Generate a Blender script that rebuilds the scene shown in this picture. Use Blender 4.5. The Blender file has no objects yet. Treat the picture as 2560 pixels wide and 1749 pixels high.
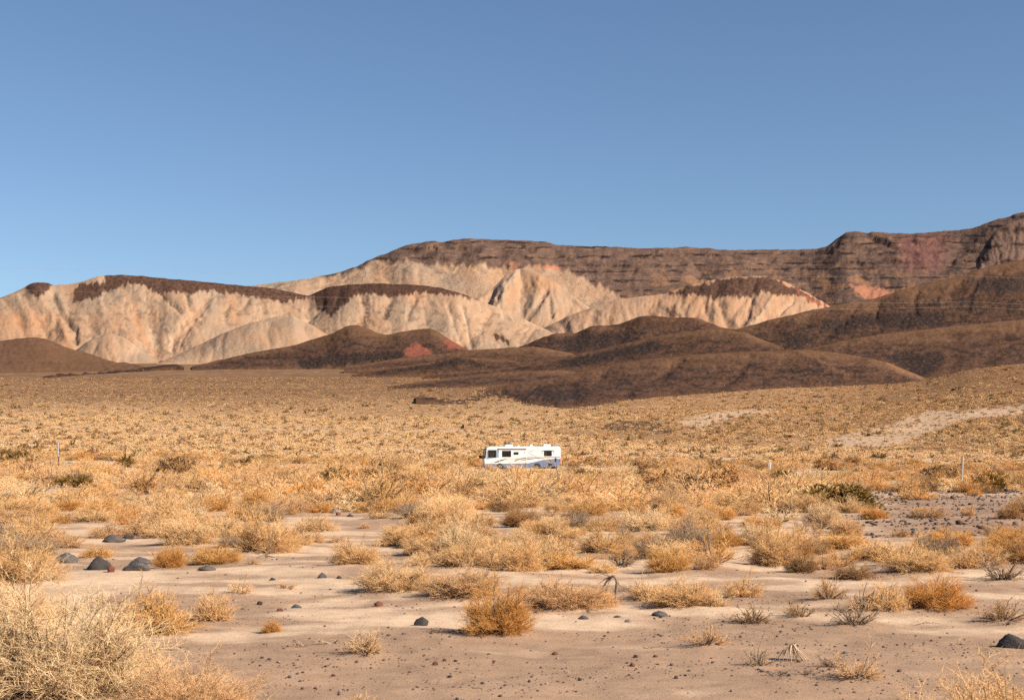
import bpy, math, random
import numpy as np
from math import radians, sin, cos, tan, pi

rng = np.random.default_rng(7)
random.seed(7)
SC = bpy.context.scene
COL = SC.collection

# ------------------------------------------------------------------ camera, sky, sun, exposure
FPX, HC, PY0 = 3555.0, 2.2, 1142.0          # focal length in photo pixels, eye height, horizon row
PITCH = math.atan((PY0 - 874.5) / FPX)
cam_d = bpy.data.cameras.new("camera")
cam_d.sensor_width = 36.0
cam_d.lens = 36.0 * FPX / 2560.0
cam_d.clip_start, cam_d.clip_end = 0.1, 60000.0
cam_d.dof.use_dof = True
cam_d.dof.focus_distance = 34.0
cam_d.dof.aperture_fstop = 7.0
cam = bpy.data.objects.new("camera", cam_d)
cam.location = (0, 0, HC)
cam.rotation_euler = (pi / 2 + PITCH, 0, 0)
COL.objects.link(cam)
SC.camera = cam

SUN_EL, SUN_AZ = radians(35.0), radians(-30.0)     # azimuth from +x, camera looks along +y
TS = (cos(SUN_EL) * cos(SUN_AZ), cos(SUN_EL) * sin(SUN_AZ), sin(SUN_EL))
W = bpy.data.worlds.new("World")
SC.world = W
W.use_nodes = True
wn = W.node_tree.nodes
bg = wn["Background"]
sky = wn.new("ShaderNodeTexSky")
sky.sky_type = 'NISHITA'
sky.sun_disc = False
sky.sun_elevation = SUN_EL
sky.sun_rotation = math.atan2(TS[0], TS[1])
sky.altitude = 2500.0
sky.air_density = 1.25
sky.dust_density = 1.2
sky.ozone_density = 4.0
W.node_tree.links.new(sky.outputs[0], bg.inputs[0])
bg.inputs[1].default_value = 0.060
sun_d = bpy.data.lights.new("sun", 'SUN')
sun_d.energy = 5.0
sun_d.angle = radians(0.53)
sun_d.color = (1.0, 0.87, 0.70)
sun = bpy.data.objects.new("sun", sun_d)
COL.objects.link(sun)
from mathutils import Vector
sun.rotation_euler = Vector(TS).to_track_quat('Z', 'Y').to_euler()
sun.location = (40, -20, 60)
SC.view_settings.view_transform = 'Standard'
SC.view_settings.look = 'None'
SC.view_settings.exposure = 0.93
SC.view_settings.gamma = 1.0
SC.view_settings.use_curve_mapping = False
SC.render.engine = 'CYCLES'
SC.cycles.max_bounces = 5
SC.cycles.diffuse_bounces = 3
SC.cycles.use_denoising = False

# ------------------------------------------------------------------ helpers
def pix2dir(px, py):
    """photo pixel -> (x/y, z/y) of its ray"""
    u = (np.asarray(px, float) - 1280.0) / FPX
    v = (874.5 - np.asarray(py, float)) / FPX
    den = cos(PITCH) - v * sin(PITCH)
    return u / den, (sin(PITCH) + v * cos(PITCH)) / den

_P = np.random.default_rng(11).permutation(512)
_P = np.concatenate([_P, _P, _P])
_GA = np.random.default_rng(12).uniform(0, 2 * pi, 512)
_GX, _GY = np.cos(_GA), np.sin(_GA)
def perlin(x, y, seed=0):
    x = np.asarray(x, float) + seed * 17.31; y = np.asarray(y, float) + seed * 9.73
    x, y = np.broadcast_arrays(x, y)
    xi = np.floor(x).astype(np.int64); yi = np.floor(y).astype(np.int64)
    xf = x - xi; yf = y - yi
    u = xf * xf * xf * (xf * (xf * 6 - 15) + 10); v = yf * yf * yf * (yf * (yf * 6 - 15) + 10)
    def g(ix, iy, dx, dy):
        h = _P[(_P[ix & 511] + iy) & 511]
        return _GX[h] * dx + _GY[h] * dy
    a = g(xi, yi, xf, yf); b = g(xi + 1, yi, xf - 1, yf)
    c = g(xi, yi + 1, xf, yf - 1); d = g(xi + 1, yi + 1, xf - 1, yf - 1)
    return ((a + u * (b - a)) + v * ((c + u * (d - c)) - (a + u * (b - a)))) * 1.4
def fbm(x, y, o=4, seed=0, gain=0.5):
    s = 0; a = 1.0
    for i in range(o):
        s = s + a * perlin(x * 2 ** i, y * 2 ** i, seed + i * 3); a *= gain
    return s
def sstep(a, b, x):
    t = np.clip((np.asarray(x, float) - a) / (b - a), 0, 1)
    return t * t * (3 - 2 * t)
def lerp3(a, b, t):
    t = np.asarray(t)[..., None]
    return np.asarray(a) * (1 - t) + np.asarray(b) * t

def make_mesh(name, V, F, mats=(), smooth=False, col=None, fmat=None, attrs=None):
    """V (n,3), F (m,3|4) int; col (n,3) point colours"""
    me = bpy.data.meshes.new(name)
    V = np.ascontiguousarray(V, np.float32); F = np.ascontiguousarray(F, np.int32)
    k = F.shape[1]
    me.vertices.add(len(V)); me.vertices.foreach_set("co", V.ravel())
    me.loops.add(F.size); me.loops.foreach_set("vertex_index", F.ravel())
    me.polygons.add(len(F)); me.polygons.foreach_set("loop_start", np.arange(0, F.size, k, dtype=np.int32))
    me.polygons.foreach_set("loop_total", np.full(len(F), k, np.int32))
    if smooth:
        me.polygons.foreach_set("use_smooth", np.ones(len(F), bool))
    for m in mats:
        me.materials.append(m)
    if fmat is not None:
        me.polygons.foreach_set("material_index", np.ascontiguousarray(fmat, np.int32))
    if col is not None:
        a = me.attributes.new("Col", 'FLOAT_COLOR', 'POINT')
        c = np.ones((len(V), 4), np.float32); c[:, :3] = col
        a.data.foreach_set("color", c.ravel())
    for an, (ty, arr) in (attrs or {}).items():
        a = me.attributes.new(an, ty, 'POINT')
        a.data.foreach_set("color" if 'COLOR' in ty else "value", np.ascontiguousarray(arr).ravel())
    me.update(calc_edges=True)
    return me
def link(name, me, parent=None, **props):
    o = bpy.data.objects.new(name, me); COL.objects.link(o)
    if parent is not None: o.parent = parent
    for k, v in props.items():
        if v is not None: o[k] = v
    return o
def empty(name, loc, label, category, group=None, rz=0.0):
    o = bpy.data.objects.new(name, None); COL.objects.link(o)
    o.empty_display_size = 0.2
    o.location = loc; o.rotation_euler = (0, 0, rz); o["label"] = label; o["category"] = category
    if group: o["group"] = group
    return o
def grid_faces(nr, nc):
    i = np.arange(nr - 1)[:, None] * nc + np.arange(nc - 1)[None, :]
    return np.stack([i, i + 1, i + nc + 1, i + nc], -1).reshape(-1, 4)

def mat_new(name):
    m = bpy.data.materials.new(name); m.use_nodes = True
    b = m.node_tree.nodes["Principled BSDF"]
    b.inputs["Roughness"].default_value = 0.95
    b.inputs["Specular IOR Level"].default_value = 0.15
    return m, m.node_tree.nodes, m.node_tree.links, b
def nd(n, t, **kw):
    x = n.new(t)
    for k, v in kw.items(): setattr(x, k, v)
    return x
def noise(n, l, vec, scale, detail=4, rough=0.55, dim='3D'):
    x = n.new("ShaderNodeTexNoise"); x.noise_dimensions = dim
    x.inputs["Scale"].default_value = scale; x.inputs["Detail"].default_value = detail
    x.inputs["Roughness"].default_value = rough
    l.new(vec, x.inputs["Vector"])
    return x.outputs["Fac"]
def maprange(n, l, v, a, b, c, d):
    x = n.new("ShaderNodeMapRange"); l.new(v, x.inputs[0])
    for i, q in enumerate((a, b, c, d)): x.inputs[i + 1].default_value = q
    return x.outputs[0]
def mixc(n, l, a, b, fac, mode='MIX'):
    x = n.new("ShaderNodeMix"); x.data_type = 'RGBA'; x.blend_type = mode
    for s, q in ((x.inputs[6], a), (x.inputs[7], b), (x.inputs[0], fac)):
        if hasattr(q, "is_linked"): l.new(q, s)
        elif isinstance(q, (int, float)): s.default_value = q
        else: s.default_value = (*q, 1.0)
    return x.outputs[2]
def simple(name, rgb, rough=0.6, metal=0.0, spec=0.4, var=0.12, vscale=6.0):
    m, n, l, b = mat_new(name)
    g = n.new("ShaderNodeTexCoord").outputs["Object"]
    f = maprange(n, l, noise(n, l, g, vscale), 0.3, 0.7, 1 - var, 1 + var)
    c = n.new("ShaderNodeVectorMath"); c.operation = 'SCALE'; c.inputs[0].default_value = rgb; l.new(f, c.inputs["Scale"])
    l.new(c.outputs[0], b.inputs["Base Color"])
    b.inputs["Roughness"].default_value = rough; b.inputs["Metallic"].default_value = metal
    b.inputs["Specular IOR Level"].default_value = spec
    return m

# ------------------------------------------------------------------ ground shape
_D = np.array([2., 8, 12, 18, 25, 38, 52, 75, 105, 140, 170, 200, 240, 300, 420, 650, 1000, 1600, 2300, 3200, 12000])
_flat = lambda z: PY0 + FPX * (HC - z) / _D
def _tab(ov):
    t = _flat(0.0)
    for d, py in ov.items():
        t[np.where(_D == d)[0][0]] = py
    return t
_TL = _tab({75: 1243, 105: 1205, 140: 1181, 170: 1165, 200: 1155, 240: 1143, 300: 1125, 420: 1096, 650: 1050, 1000: 1000, 1600: 952, 2300: 905, 3200: 888, 12000: 1090})
_TM = _tab({105: 1216, 140: 1198, 170: 1187, 200: 1177, 240: 1160, 300: 1135, 420: 1100, 650: 1055, 1000: 1003, 1600: 948, 2300: 912, 3200: 885, 12000: 1090})
_TR = _tab({75: 1243, 105: 1222, 140: 1210, 170: 1203, 200: 1190, 240: 1168, 300: 1140, 420: 1103, 650: 1060, 1000: 1022, 1600: 995, 2300: 975, 3200: 960, 12000: 1090})
_LG = np.linspace(math.log(2.0), math.log(12000.0), 700)
def _sm(t):
    y = np.interp(_LG, np.log(_D), t - _flat(0.0))
    k = np.exp(-0.5 * (np.arange(-30, 31) / 10.0) ** 2); k /= k.sum()
    return np.convolve(np.pad(y, 30, mode='edge'), k, mode='valid')
_SL, _SM, _SR = _sm(_TL), _sm(_TM), _sm(_TR)
def base_z(x, y):
    """large-scale height of the desert floor"""
    x = np.asarray(x, float); y = np.asarray(y, float)
    r = np.maximum(np.hypot(x, y) if False else np.abs(y), 2.0)
    X = np.clip(x / r / 0.36, -1.25, 1.25)
    lg = np.log(r)
    dl, dm, dr = (np.interp(lg, _LG, s) for s in (_SL, _SM, _SR))
    off = np.where(X < 0, dm + (dl - dm) * sstep(0, 1, -X) , dm + (dr - dm) * sstep(0, 1, X))
    py = PY0 + FPX * HC / r + off
    v = (874.5 - py) / FPX
    S = (sin(PITCH) + v * cos(PITCH)) / (cos(PITCH) - v * sin(PITCH))
    z = HC + S * r
    return np.where(y < 2.0, 0.0, z)
HUM = []        # (x, y, radius, height): sand heaped round the shrubs
def fine_z(x, y):
    r = np.abs(y)
    far = sstep(40, 140, r)
    z = 0.07 * fbm(x / 3.5, y / 3.5, 3, 5) * (1 - 0.5 * far) + 0.012 * perlin(x / 0.35, y / 0.5, 9) * (1 - far)
    z = z + 0.30 * far * fbm(x / 22.0, y / 22.0, 3, 21) * (1 - sstep(160, 190, r) * (1 - sstep(215, 260, r)))
    z = z + sstep(300, 700, r) * 0.6 * fbm(x / 90.0, y / 140.0, 4, 33)
    return z
def hum_z(x, y):
    z = np.zeros(np.shape(x))
    for hx, hy, hr, hh in HUM:
        d2 = ((x - hx) ** 2 + ((y - hy) * 0.9) ** 2) / hr ** 2
        z = np.maximum(z, hh * np.exp(-d2 * 1.3) * (d2 < 6))
    return z
def ground_z(x, y):
    return base_z(x, y) + fine_z(x, y) + hum_z(x, y)
_DS = np.exp(np.linspace(math.log(5.0), math.log(2600.0), 1500))
def hit(px, py):
    """where the ray of a photo pixel meets the large-scale ground"""
    X, S = pix2dir(px, py)
    z = base_z(X * _DS, _DS); ray = HC + S * _DS
    k = np.argmax(ray <= z)
    if k == 0: return None
    a0, a1 = ray[k - 1] - z[k - 1], ray[k] - z[k]
    d = _DS[k - 1] + (_DS[k] - _DS[k - 1]) * a0 / (a0 - a1)
    return float(X * d), float(d)
# ------------------------------------------------------------------ hills and mesas
def hill_material(name, speck, grain, sp_col, bump, v1=0.12, v2=0.2):
    m, n, l, b = mat_new(name)
    pos = n.new("ShaderNodeNewGeometry").outputs["Position"]
    at = nd(n, "ShaderNodeAttribute", attribute_name="Col").outputs["Color"]
    f1 = maprange(n, l, noise(n, l, pos, 0.03, 6, 0.65), 0.3, 0.7, 1 - v1, 1 + v1)
    f2 = maprange(n, l, noise(n, l, pos, grain, 3, 0.7), 0.25, 0.75, 1 - v2, 1 + v2)
    mul = nd(n, "ShaderNodeMath", operation='MULTIPLY'); l.new(f1, mul.inputs[0]); l.new(f2, mul.inputs[1])
    sc = nd(n, "ShaderNodeVectorMath", operation='SCALE'); l.new(at, sc.inputs[0]); l.new(mul.outputs[0], sc.inputs["Scale"])
    sp = maprange(n, l, noise(n, l, pos, grain * 1.7, 2, 0.6), 0.56, 0.66, 0.0, speck)
    c = mixc(n, l, sc.outputs[0], sp_col, sp)
    l.new(c, b.inputs["Base Color"])
    b.inputs["Roughness"].default_value = 1.0; b.inputs["Specular IOR Level"].default_value = 0.05
    bp = n.new("ShaderNodeBump"); bp.inputs["Strength"].default_value = 1.0; bp.inputs["Distance"].default_value = bump
    l.new(noise(n, l, pos, 0.05, 8, 0.7), bp.inputs["Height"]); l.new(bp.outputs[0], b.inputs["Normal"])
    return m
M_TAN = hill_material("pale_badland_rock", 0.10, 0.30, (0.19, 0.115, 0.07), 3.0, 0.07, 0.13)
M_DARK = hill_material("dark_gravel_slope", 0.42, 0.24, (0.24, 0.135, 0.068), 2.0, 0.12, 0.30)
M_MESA = hill_material("basalt_mesa_rock", 0.10, 0.22, (0.17, 0.105, 0.068), 6.0, 0.10, 0.2)

def poly_dist(px, py, poly):
    """signed distance in px (negative inside) of points to a polygon"""
    p = np.asarray(poly, float); q = np.roll(p, -1, 0)
    best = np.full(px.shape, 1e9); ins = np.zeros(px.shape, bool)
    for (ax, ay), (bx, by) in zip(p, q):
        ex, ey = bx - ax, by - ay
        t = np.clip(((px - ax) * ex + (py - ay) * ey) / (ex * ex + ey * ey + 1e-9), 0, 1)
        best = np.minimum(best, np.hypot(px - ax - t * ex, py - ay - t * ey))
        c = ((ay > py) != (by > py)) & (px < ex * (py - ay) / (ey if abs(ey) > 1e-9 else 1e-9) + ax)
        ins ^= c
    return np.where(ins, -best, best)

def hill(name, crest, base, dc, db, step, rows, mat, color, gully=(), prof=1.0, label="", cliff=None, seed=0, rough=1.0, wob=1.2, foot=None, lines=()):
    """ridge that stands at its own distance: crest and foot are measured lines, gullies and ledges are real relief"""
    c = np.array(crest, float); bb = np.array(base, float)
    px = np.arange(c[0, 0], c[-1, 0] + step, step)
    cy = np.interp(px, c[:, 0], c[:, 1]); by = np.interp(px, bb[:, 0], bb[:, 1])
    k = np.ones(5) / 5
    cy = np.convolve(np.pad(cy, 2, mode='edge'), k, mode='valid')
    wb = wob * fbm(px / 24.0, px * 0, 4, seed + 50)
    by = np.maximum(by, cy + 1.0)
    dcv = np.interp(px, *zip(*dc)) if isinstance(dc, list) else np.full(px.shape, float(dc))
    dbv = np.interp(px, *zip(*db)) if isinstance(db, list) else np.full(px.shape, float(db))
    if foot is None: foot = mat.name in ("dark_gravel_slope", "sandy_fan")
    if foot:      # the foot stands where the plain really is
        hh = [hit(a, b_ + 1.5) for a, b_ in zip(px[::6], by[::6])]
        nom = dbv[::6]; top = dcv[::6]
        hv = np.array([h[1] if h and 0.5 * n_ < h[1] < c_ - 30 else n_ for h, n_, c_ in zip(hh, nom, top)])
        hv = np.convolve(np.pad(hv, 14, mode='edge'), np.ones(29) / 29, mode='valid')
        dbv = np.interp(px, px[::6], hv)
        dcv = dbv + (dcv - dbv) * np.clip((by - cy) / 25.0, 0.12, 1)
    t = np.linspace(0, 1, rows)[:, None]
    P = px[None, :] + 0 * t
    s = t ** prof + 0 * P
    if cliff is not None:
        s = cliff(P, t + 0 * P, s)
    Y = by + (cy - by) * s
    hgt = (by - cy)[None, :]
    D = dbv + (dcv - dbv) * t
    Y = Y + wb[None, :] * t ** 6
    dY = 0 * P
    g_all = 0 * P
    fade = sstep(0.0, 0.12, 1 - t) * sstep(0.0, 0.08, t) 
    for lam, amp, along, warp, sd in gully:
        if mat is M_DARK: amp *= 0.5 if lam > 60 else 0.12
        wx = P + warp * fbm(P / (lam * 2.5), Y / (lam * 2.0), 2, seed + sd + 31)
        g = np.abs(perlin(wx / lam, (1 - t) * along + P / (lam * 9.0), seed + sd))
        g = np.minimum(g * 2.0, 1.0)
        dY = dY + amp * (0.55 - g) * fade * np.minimum(1.0, hgt / 60.0)
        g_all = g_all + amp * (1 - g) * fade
    dY = dY + rough * fbm(P / 9.0, Y / 7.0, 3, seed + 77) * fade
    if mat is M_DARK: dY = dY + 1.6 * fbm(P / 16.0, Y / 4.5, 4, seed + 79, 0.6) * fade
    LW = []
    for pts, wid, dep, cc, al in lines:      # single gullies, ribs and stains that can be told apart; crease shadow painted in
        wx = P + wid * 1.2 * fbm(P / 22.0, Y / 22.0, 3, seed + 91); wy = Y + wid * 0.8 * fbm(P / 18.0, Y / 18.0, 2, seed + 95)
        best = np.full(P.shape, 1e9); pt = np.array(pts, float); run = 0 * P
        for i in range(len(pt) - 1):
            (ax, ay), (bx_, by_) = pt[i], pt[i + 1]
            ex, ey = bx_ - ax, by_ - ay
            q_ = np.clip(((wx - ax) * ex + (wy - ay) * ey) / (ex * ex + ey * ey), 0, 1)
            dd = np.hypot(wx - ax - q_ * ex, wy - ay - q_ * ey)
            run = np.where(dd < best, (i + q_) / (len(pt) - 1), run); best = np.minimum(best, dd)
        w_ = np.exp(-(best / (wid * (0.55 + 0.75 * run))) ** 2)
        dY = dY + dep * np.exp(-(best / (wid * 2.2)) ** 2) * fade
        LW.append((w_, cc, al))
    Yd = Y + dY
    X, S = pix2dir(P, Yd)
    colr = color(P, Yd, t + 0 * P, g_all)
    for w_, cc, al in LW:
        gr = np.clip(0.75 + 0.9 * fbm(P / 6.0, Y / 5.0, 3, seed + 99), 0, 1.2)
        colr = lerp3(colr, np.asarray(cc), np.clip(al * w_ * gr, 0, 0.95))
    V = np.stack([X * D, D, HC + S * D - (2.0 * sstep(0.10, 0.0, t) if foot else 0.0)], -1)
    # back slope
    last = V[-1]
    Bk = []
    for f, drop in ((0.25, 0.18), (0.8, 0.55), (1.6, 1.25)):
        dd = dcv + (dcv - dbv) * f + 40 * f
        zz = last[:, 2] - (last[:, 2] - V[0, :, 2]) * drop - 3 * f
        Bk.append(np.stack([last[:, 0] / last[:, 1] * dd, dd, zz], -1))
    ft = V[0].copy(); ft[:, 2] -= np.minimum(60.0, 1.0 + 0.8 * (last[:, 2] - V[0, :, 2]).clip(0)); ft[:, :2] *= 1.002
    V = np.concatenate([ft[None], V, np.array(Bk)], 0)
    colr = np.concatenate([colr[:1], colr, np.repeat(colr[-1:], 3, 0)], 0)
    nr = rows + 4
    me = make_mesh(name, V.reshape(-1, 3), grid_faces(nr, len(px)), (mat,), True, colr.reshape(-1, 3))
    return link(name, me, label=label, category="hill", kind="structure")

TAN = np.array((0.305, 0.188, 0.118)); TANL = np.array((0.35, 0.236, 0.158)); TANO = np.array((0.325, 0.172, 0.094)); GREYT = np.array((0.26, 0.19, 0.138))
DRK = np.array((0.058, 0.030, 0.019)); DRKP = np.array((0.066, 0.036, 0.026)); BAS = np.array((0.022, 0.015, 0.014)); RED = np.array((0.19, 0.062, 0.042)); BRN = np.array((0.118, 0.063, 0.035))

def tan_color(dark_polys, orange=None, seed=0):
    def f(P, Y, t, g):
        st = perlin(P / 26.0 + 1.5 * fbm(P / 90., Y / 90., 2, seed), Y / 120.0, seed + 1)
        st2 = perlin(P / 6.0 + 2.0 * fbm(P / 60., Y / 60., 2, seed), Y / 50.0, seed + 2)
        big = fbm(P / 150.0, Y / 70.0, 3, seed + 4)
        c = lerp3(TAN, TANL, np.clip(0.5 + 0.7 * st + 0.3 * st2, 0, 1))
        c = lerp3(c, GREYT, np.clip(0.25 + 0.9 * big, 0, 0.85))
        c = lerp3(c, TANO, np.clip(0.9 * perlin(P / 70.0, Y / 90.0, seed + 6) + 0.2 * st2 - 0.05, 0, 0.7))
        if orange: c = lerp3(c, TANO * 1.05, orange(P, Y))
        c = lerp3(c, GREYT * 0.5, np.clip(sstep(10, 24, g) * sstep(0.15, 0.6, fbm(P / 20., Y / 14., 3, seed + 9)), 0, 0.5))  # gully creases darkened in the colour, as shadow in them would
        c = lerp3(c, TANL * 1.15, 0.6 * sstep(0.30, 0.42, perlin(P / 9.0 + 2 * fbm(P / 40., Y / 40., 2, seed + 3), Y / 80.0, seed + 12)) * sstep(0, .4, perlin(P / 110., Y / 60., seed + 13)))
        for poly, cc, soft in dark_polys:
            d = poly_dist(P, Y, poly) + 8.0 * fbm(P / 10.0, Y / 40.0, 4, seed + 20, 0.6) + 4.0 * fbm(P / 30.0, Y / 30.0, 2, seed + 21) + 3.0
            tex = np.clip(1.05 + 0.55 * fbm(P / 12., Y / 3., 4, seed + 23, 0.6) + 0.35 * fbm(P / 5., Y / 14., 2, seed + 25), .45, 1.9)[..., None]
            c = lerp3(c, np.asarray(cc) * tex, sstep(soft, -soft, d))
        return c
    return f
def dark_color(top=0.7, seed=0, extra=None, bright=1.0, tanmix=0.0):
    def f(P, Y, t, g):
        k = fbm(P / 60.0, Y / 16.0, 4, seed)
        c = lerp3(DRK, DRKP, np.clip(0.5 + k, 0, 1))
        c = lerp3(c, BAS, 0.85 * sstep(0.0, 0.28, fbm(P / 40.0, Y / 9.0, 5, seed + 3, 0.6)) * sstep(0.08, 0.25, t) * sstep(0.9, 0.6, t))
        c = lerp3(c, BRN, np.clip(0.7 * sstep(top - 0.2, 1.0, t + 0.22 * k), 0, 0.9))
        c = lerp3(c, BRN * 0.9, np.clip(sstep(0.10, 0.0, t + 0.05 * k), 0, 0.5))
        if tanmix: c = lerp3(c, TAN * 0.75, tanmix * np.clip(0.5 + k, 0, 1))
        if extra:
            for poly, cc, soft in extra:
                d = poly_dist(P, Y, poly) + 6.0 * fbm(P / 12.0, Y / 12.0, 4, seed + 20)
                c = lerp3(c, cc, sstep(soft, -soft, d))
        return c * bright
    return f

CRS = (0.085, 0.06, 0.045); ORG = (0.36, 0.175, 0.088); PLE = (0.43, 0.33, 0.24)  # CRS: shadow of the gully creases put into the colour
LT_LINES = [([(130, 734), (163, 782), (189, 819), (192, 850)], 3.0, 9, CRS, 0.6), ([(411, 738), (429, 760), (451, 784)], 2.6, 6, CRS, 0.85), ([(459, 730), (468, 752), (477, 774)], 2.6, 6, CRS, 0.85), ([(572, 756), (562, 784)], 2.2, 4, CRS, 0.6),
            ([(315, 716), (338, 760), (342, 797), (355, 826), (389, 865)], 7.0, 5, ORG, 0.75), ([(259, 815), (296, 823), (326, 841), (355, 889)], 6.0, -6, ORG, 0.5), ([(425, 832), (427, 858)], 7.0, 3, PLE, 0.8), ([(360, 730), (372, 800), (392, 850)], 9.0, 6, PLE, 0.35),
            ([(520, 735), (500, 775), (470, 815), (436, 852)], 8.0, 12, ORG, 0.45), ([(620, 745), (590, 775)], 3.0, 4, CRS, 0.4), ([(810, 745), (777, 782), (751, 797)], 3.0, 5, PLE, 0.8),
            ([(905, 735), (917, 767), (909, 802)], 5.0, 7, DRKP, 0.9), ([(976, 742), (961, 778)], 5.0, 6, DRKP, 0.85), ([(1035, 738), (1018, 790)], 4.0, 7, CRS, 0.35), ([(1153, 765), (1168, 812), (1178, 860)], 2.6, 4, PLE, 0.9), ([(1120, 760), (1140, 820), (1160, 858)], 3.0, 4, PLE, 0.5), ([(1230, 770), (1200, 815)], 4.0, 5, CRS, 0.3),
            ([(60, 740), (110, 800), (130, 850)], 6.0, 6, DRKP, 0.4), ([(100, 745), (150, 800), (168, 850)], 4.0, -5, ORG, 0.5), ([(20, 770), (60, 820), (70, 850)], 7.0, 5, ORG, 0.6)]
SP_LINES = [([(1364, 732), (1342, 767), (1310, 800)], 3.0, 8, CRS, 0.8), ([(1375, 750), (1379, 785)], 3.0, 6, CRS, 0.85), ([(1290, 676), (1262, 730), (1245, 780)], 6.0, -8, PLE, 0.4), ([(1305, 680), (1318, 740), (1300, 790)], 7.0, 6, GREYT * 0.8, 0.5), ([(1430, 745), (1460, 775), (1478, 790)], 4.0, 5, CRS, 0.5), ([(1240, 730), (1215, 760)], 4.0, 5, CRS, 0.5), ([(1340, 800), (1365, 830)], 8, 3, TANO * 0.8, 0.6)]
TH_LINES = [([(1880, 748), (1868, 790), (1842, 822)], 4.0, 8, CRS, 0.45), ([(1800, 755), (1815, 800), (1838, 825)], 4.0, 8, CRS, 0.3), ([(1935, 745), (1905, 790), (1880, 815)], 5.0, -6, PLE, 0.5), ([(1760, 750), (1775, 800)], 5.0, 6, ORG, 0.5), ([(1985, 745), (1950, 780)], 3.0, 5, PLE, 0.6), ([(1640, 745), (1620, 790)], 8.0, 6, ORG, 0.4)]
# -- far mesa
MESA_C = [(560, 722), (640, 714), (700, 705), (780, 695), (850, 680), (900, 662), (960, 636), (1010, 614), (1030, 608), (1100, 605), (1150, 599), (1190, 597), (1280, 600), (1370, 606), (1385, 612), (1430, 615), (1520, 616), (1600, 620), (1690, 621), (1715, 615), (1735, 620), (1800, 624), (1900, 626), (2000, 623), (2040, 622), (2068, 616), (2092, 598), (2118, 580), (2140, 578), (2170, 583), (2220, 584), (2300, 583), (2400, 576), (2450, 565), (2480, 552), (2520, 543), (2560, 534), (2640, 524)]
MESA_B = [(560, 800), (900, 790), (1300, 810), (1500, 800), (1900, 790), (2200, 770), (2640, 740)]
_ml = np.array([(560, 640), (820, 690), (900, 668), (940, 656), (1000, 657), (1080, 662), (1180, 664), (1240, 664), (1290, 672), (1330, 664), (1380, 668), (1420, 676), (1470, 700), (1520, 724), (1570, 752), (1640, 768), (1700, 775), (2640, 790)], float)
def mesa_color(P, Y, t, g):
    low = np.interp(P, _ml[:, 0], _ml[:, 1])
    tc = tan_color([], None, 3)(P, Y, t, g)
    k = fbm(P / 40.0, Y / 14.0, 4, 40)
    dc = lerp3(np.array((0.092, 0.060, 0.050)), np.array((0.125, 0.078, 0.060)), np.clip(0.5 + k, 0, 1))
    # thin ledges of basalt
    yy = Y + 0.012 * (P - 1200) + 2.2 * fbm(P / 70., Y / 60., 3, 44) + 0.8 * fbm(P / 9., Y / 9., 2, 45)
    band = np.sin(yy / 2.0) * 0.7 + 0.6 * np.sin(yy / 3.3 + 1.0)
    gate = sstep(-0.15, 0.15, fbm(P / 55.0, Y / 10.0, 3, 46))
    dc = lerp3(dc, BAS * 1.1, 0.95 * sstep(0.25, 0.5, band) * gate)
    dc = lerp3(dc, np.array((0.19, 0.11, 0.068)), 0.6 * sstep(0.15, 0.5, fbm(P / 26., Y / 5., 3, 48)))
    dc = lerp3(dc, np.array((0.17, 0.075, 0.065)), 0.7 * sstep(60, -10, poly_dist(P, Y, [(2270, 610), (2340, 610), (2330, 650), (2285, 655)])))
    fing = 13.0 * perlin(P / 11.0, Y / 90.0, 52) + 8.0 * perlin(P / 30.0, Y / 90.0, 53)
    c = lerp3(dc, tc, sstep(-6, 5, Y - low + fing))
    right = sstep(1500, 1700, P)
    patch = sstep(0.12, 0.3, fbm(P / 46.0 , Y / 22.0, 3, 60) + 0.25 * perlin(P / 9.0, Y / 40.0, 61)) * sstep(655, 700, Y) * right
    c = lerp3(c, TANO * 0.72, 0.75 * patch)
    for poly, cc in (([(2125, 712), (2200, 718), (2235, 735), (2180, 750), (2150, 740)], (0.34, 0.15, 0.094)), ([(1265, 652), (1290, 654), (1300, 668), (1280, 672)], (0.33, 0.15, 0.094)), ([(1330, 662), (1400, 668), (1405, 674), (1340, 670)], (0.34, 0.14, 0.086))):
        d = poly_dist(P, Y, poly) + 5 * fbm(P / 12., Y / 12., 3, 66)
        c = lerp3(c, np.array(cc), sstep(4, -4, d))
    return c
def mesa_cliff(P, t, s):
    w = 0.05 * fbm(P / 130., t * 2, 3, 71)
    q = t + w
    out = s
    for a, b_, amp in ((0.60, 0.625, 0.06), (0.70, 0.72, 0.05), (0.80, 0.82, 0.06), (0.90, 0.92, 0.07)):
        gate = sstep(-0.15, 0.25, fbm(P / 70., t * 3, 2, int(a * 100)))
        out = out + amp * gate * (sstep(a, b_, q) - np.clip((q - a + .12) / (b_ - a + .24), 0, 1))
    return out
hill("mesa", MESA_C, MESA_B, [(560, 4300), (1000, 4400), (2000, 4300), (2640, 3900)], [(560, 3700), (1300, 3750), (2000, 3600), (2640, 3300)], 3, 105, M_MESA, mesa_color,
     ((170, 15, 1.0, 80, 1), (55, 2.6, 1.5, 28, 2), (19, 0.5, 2.2, 9, 3)), 1.0, "long dark basalt mesa with pale eroded slopes under its rim", mesa_cliff, 3, 0.9, 1.6)
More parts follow.
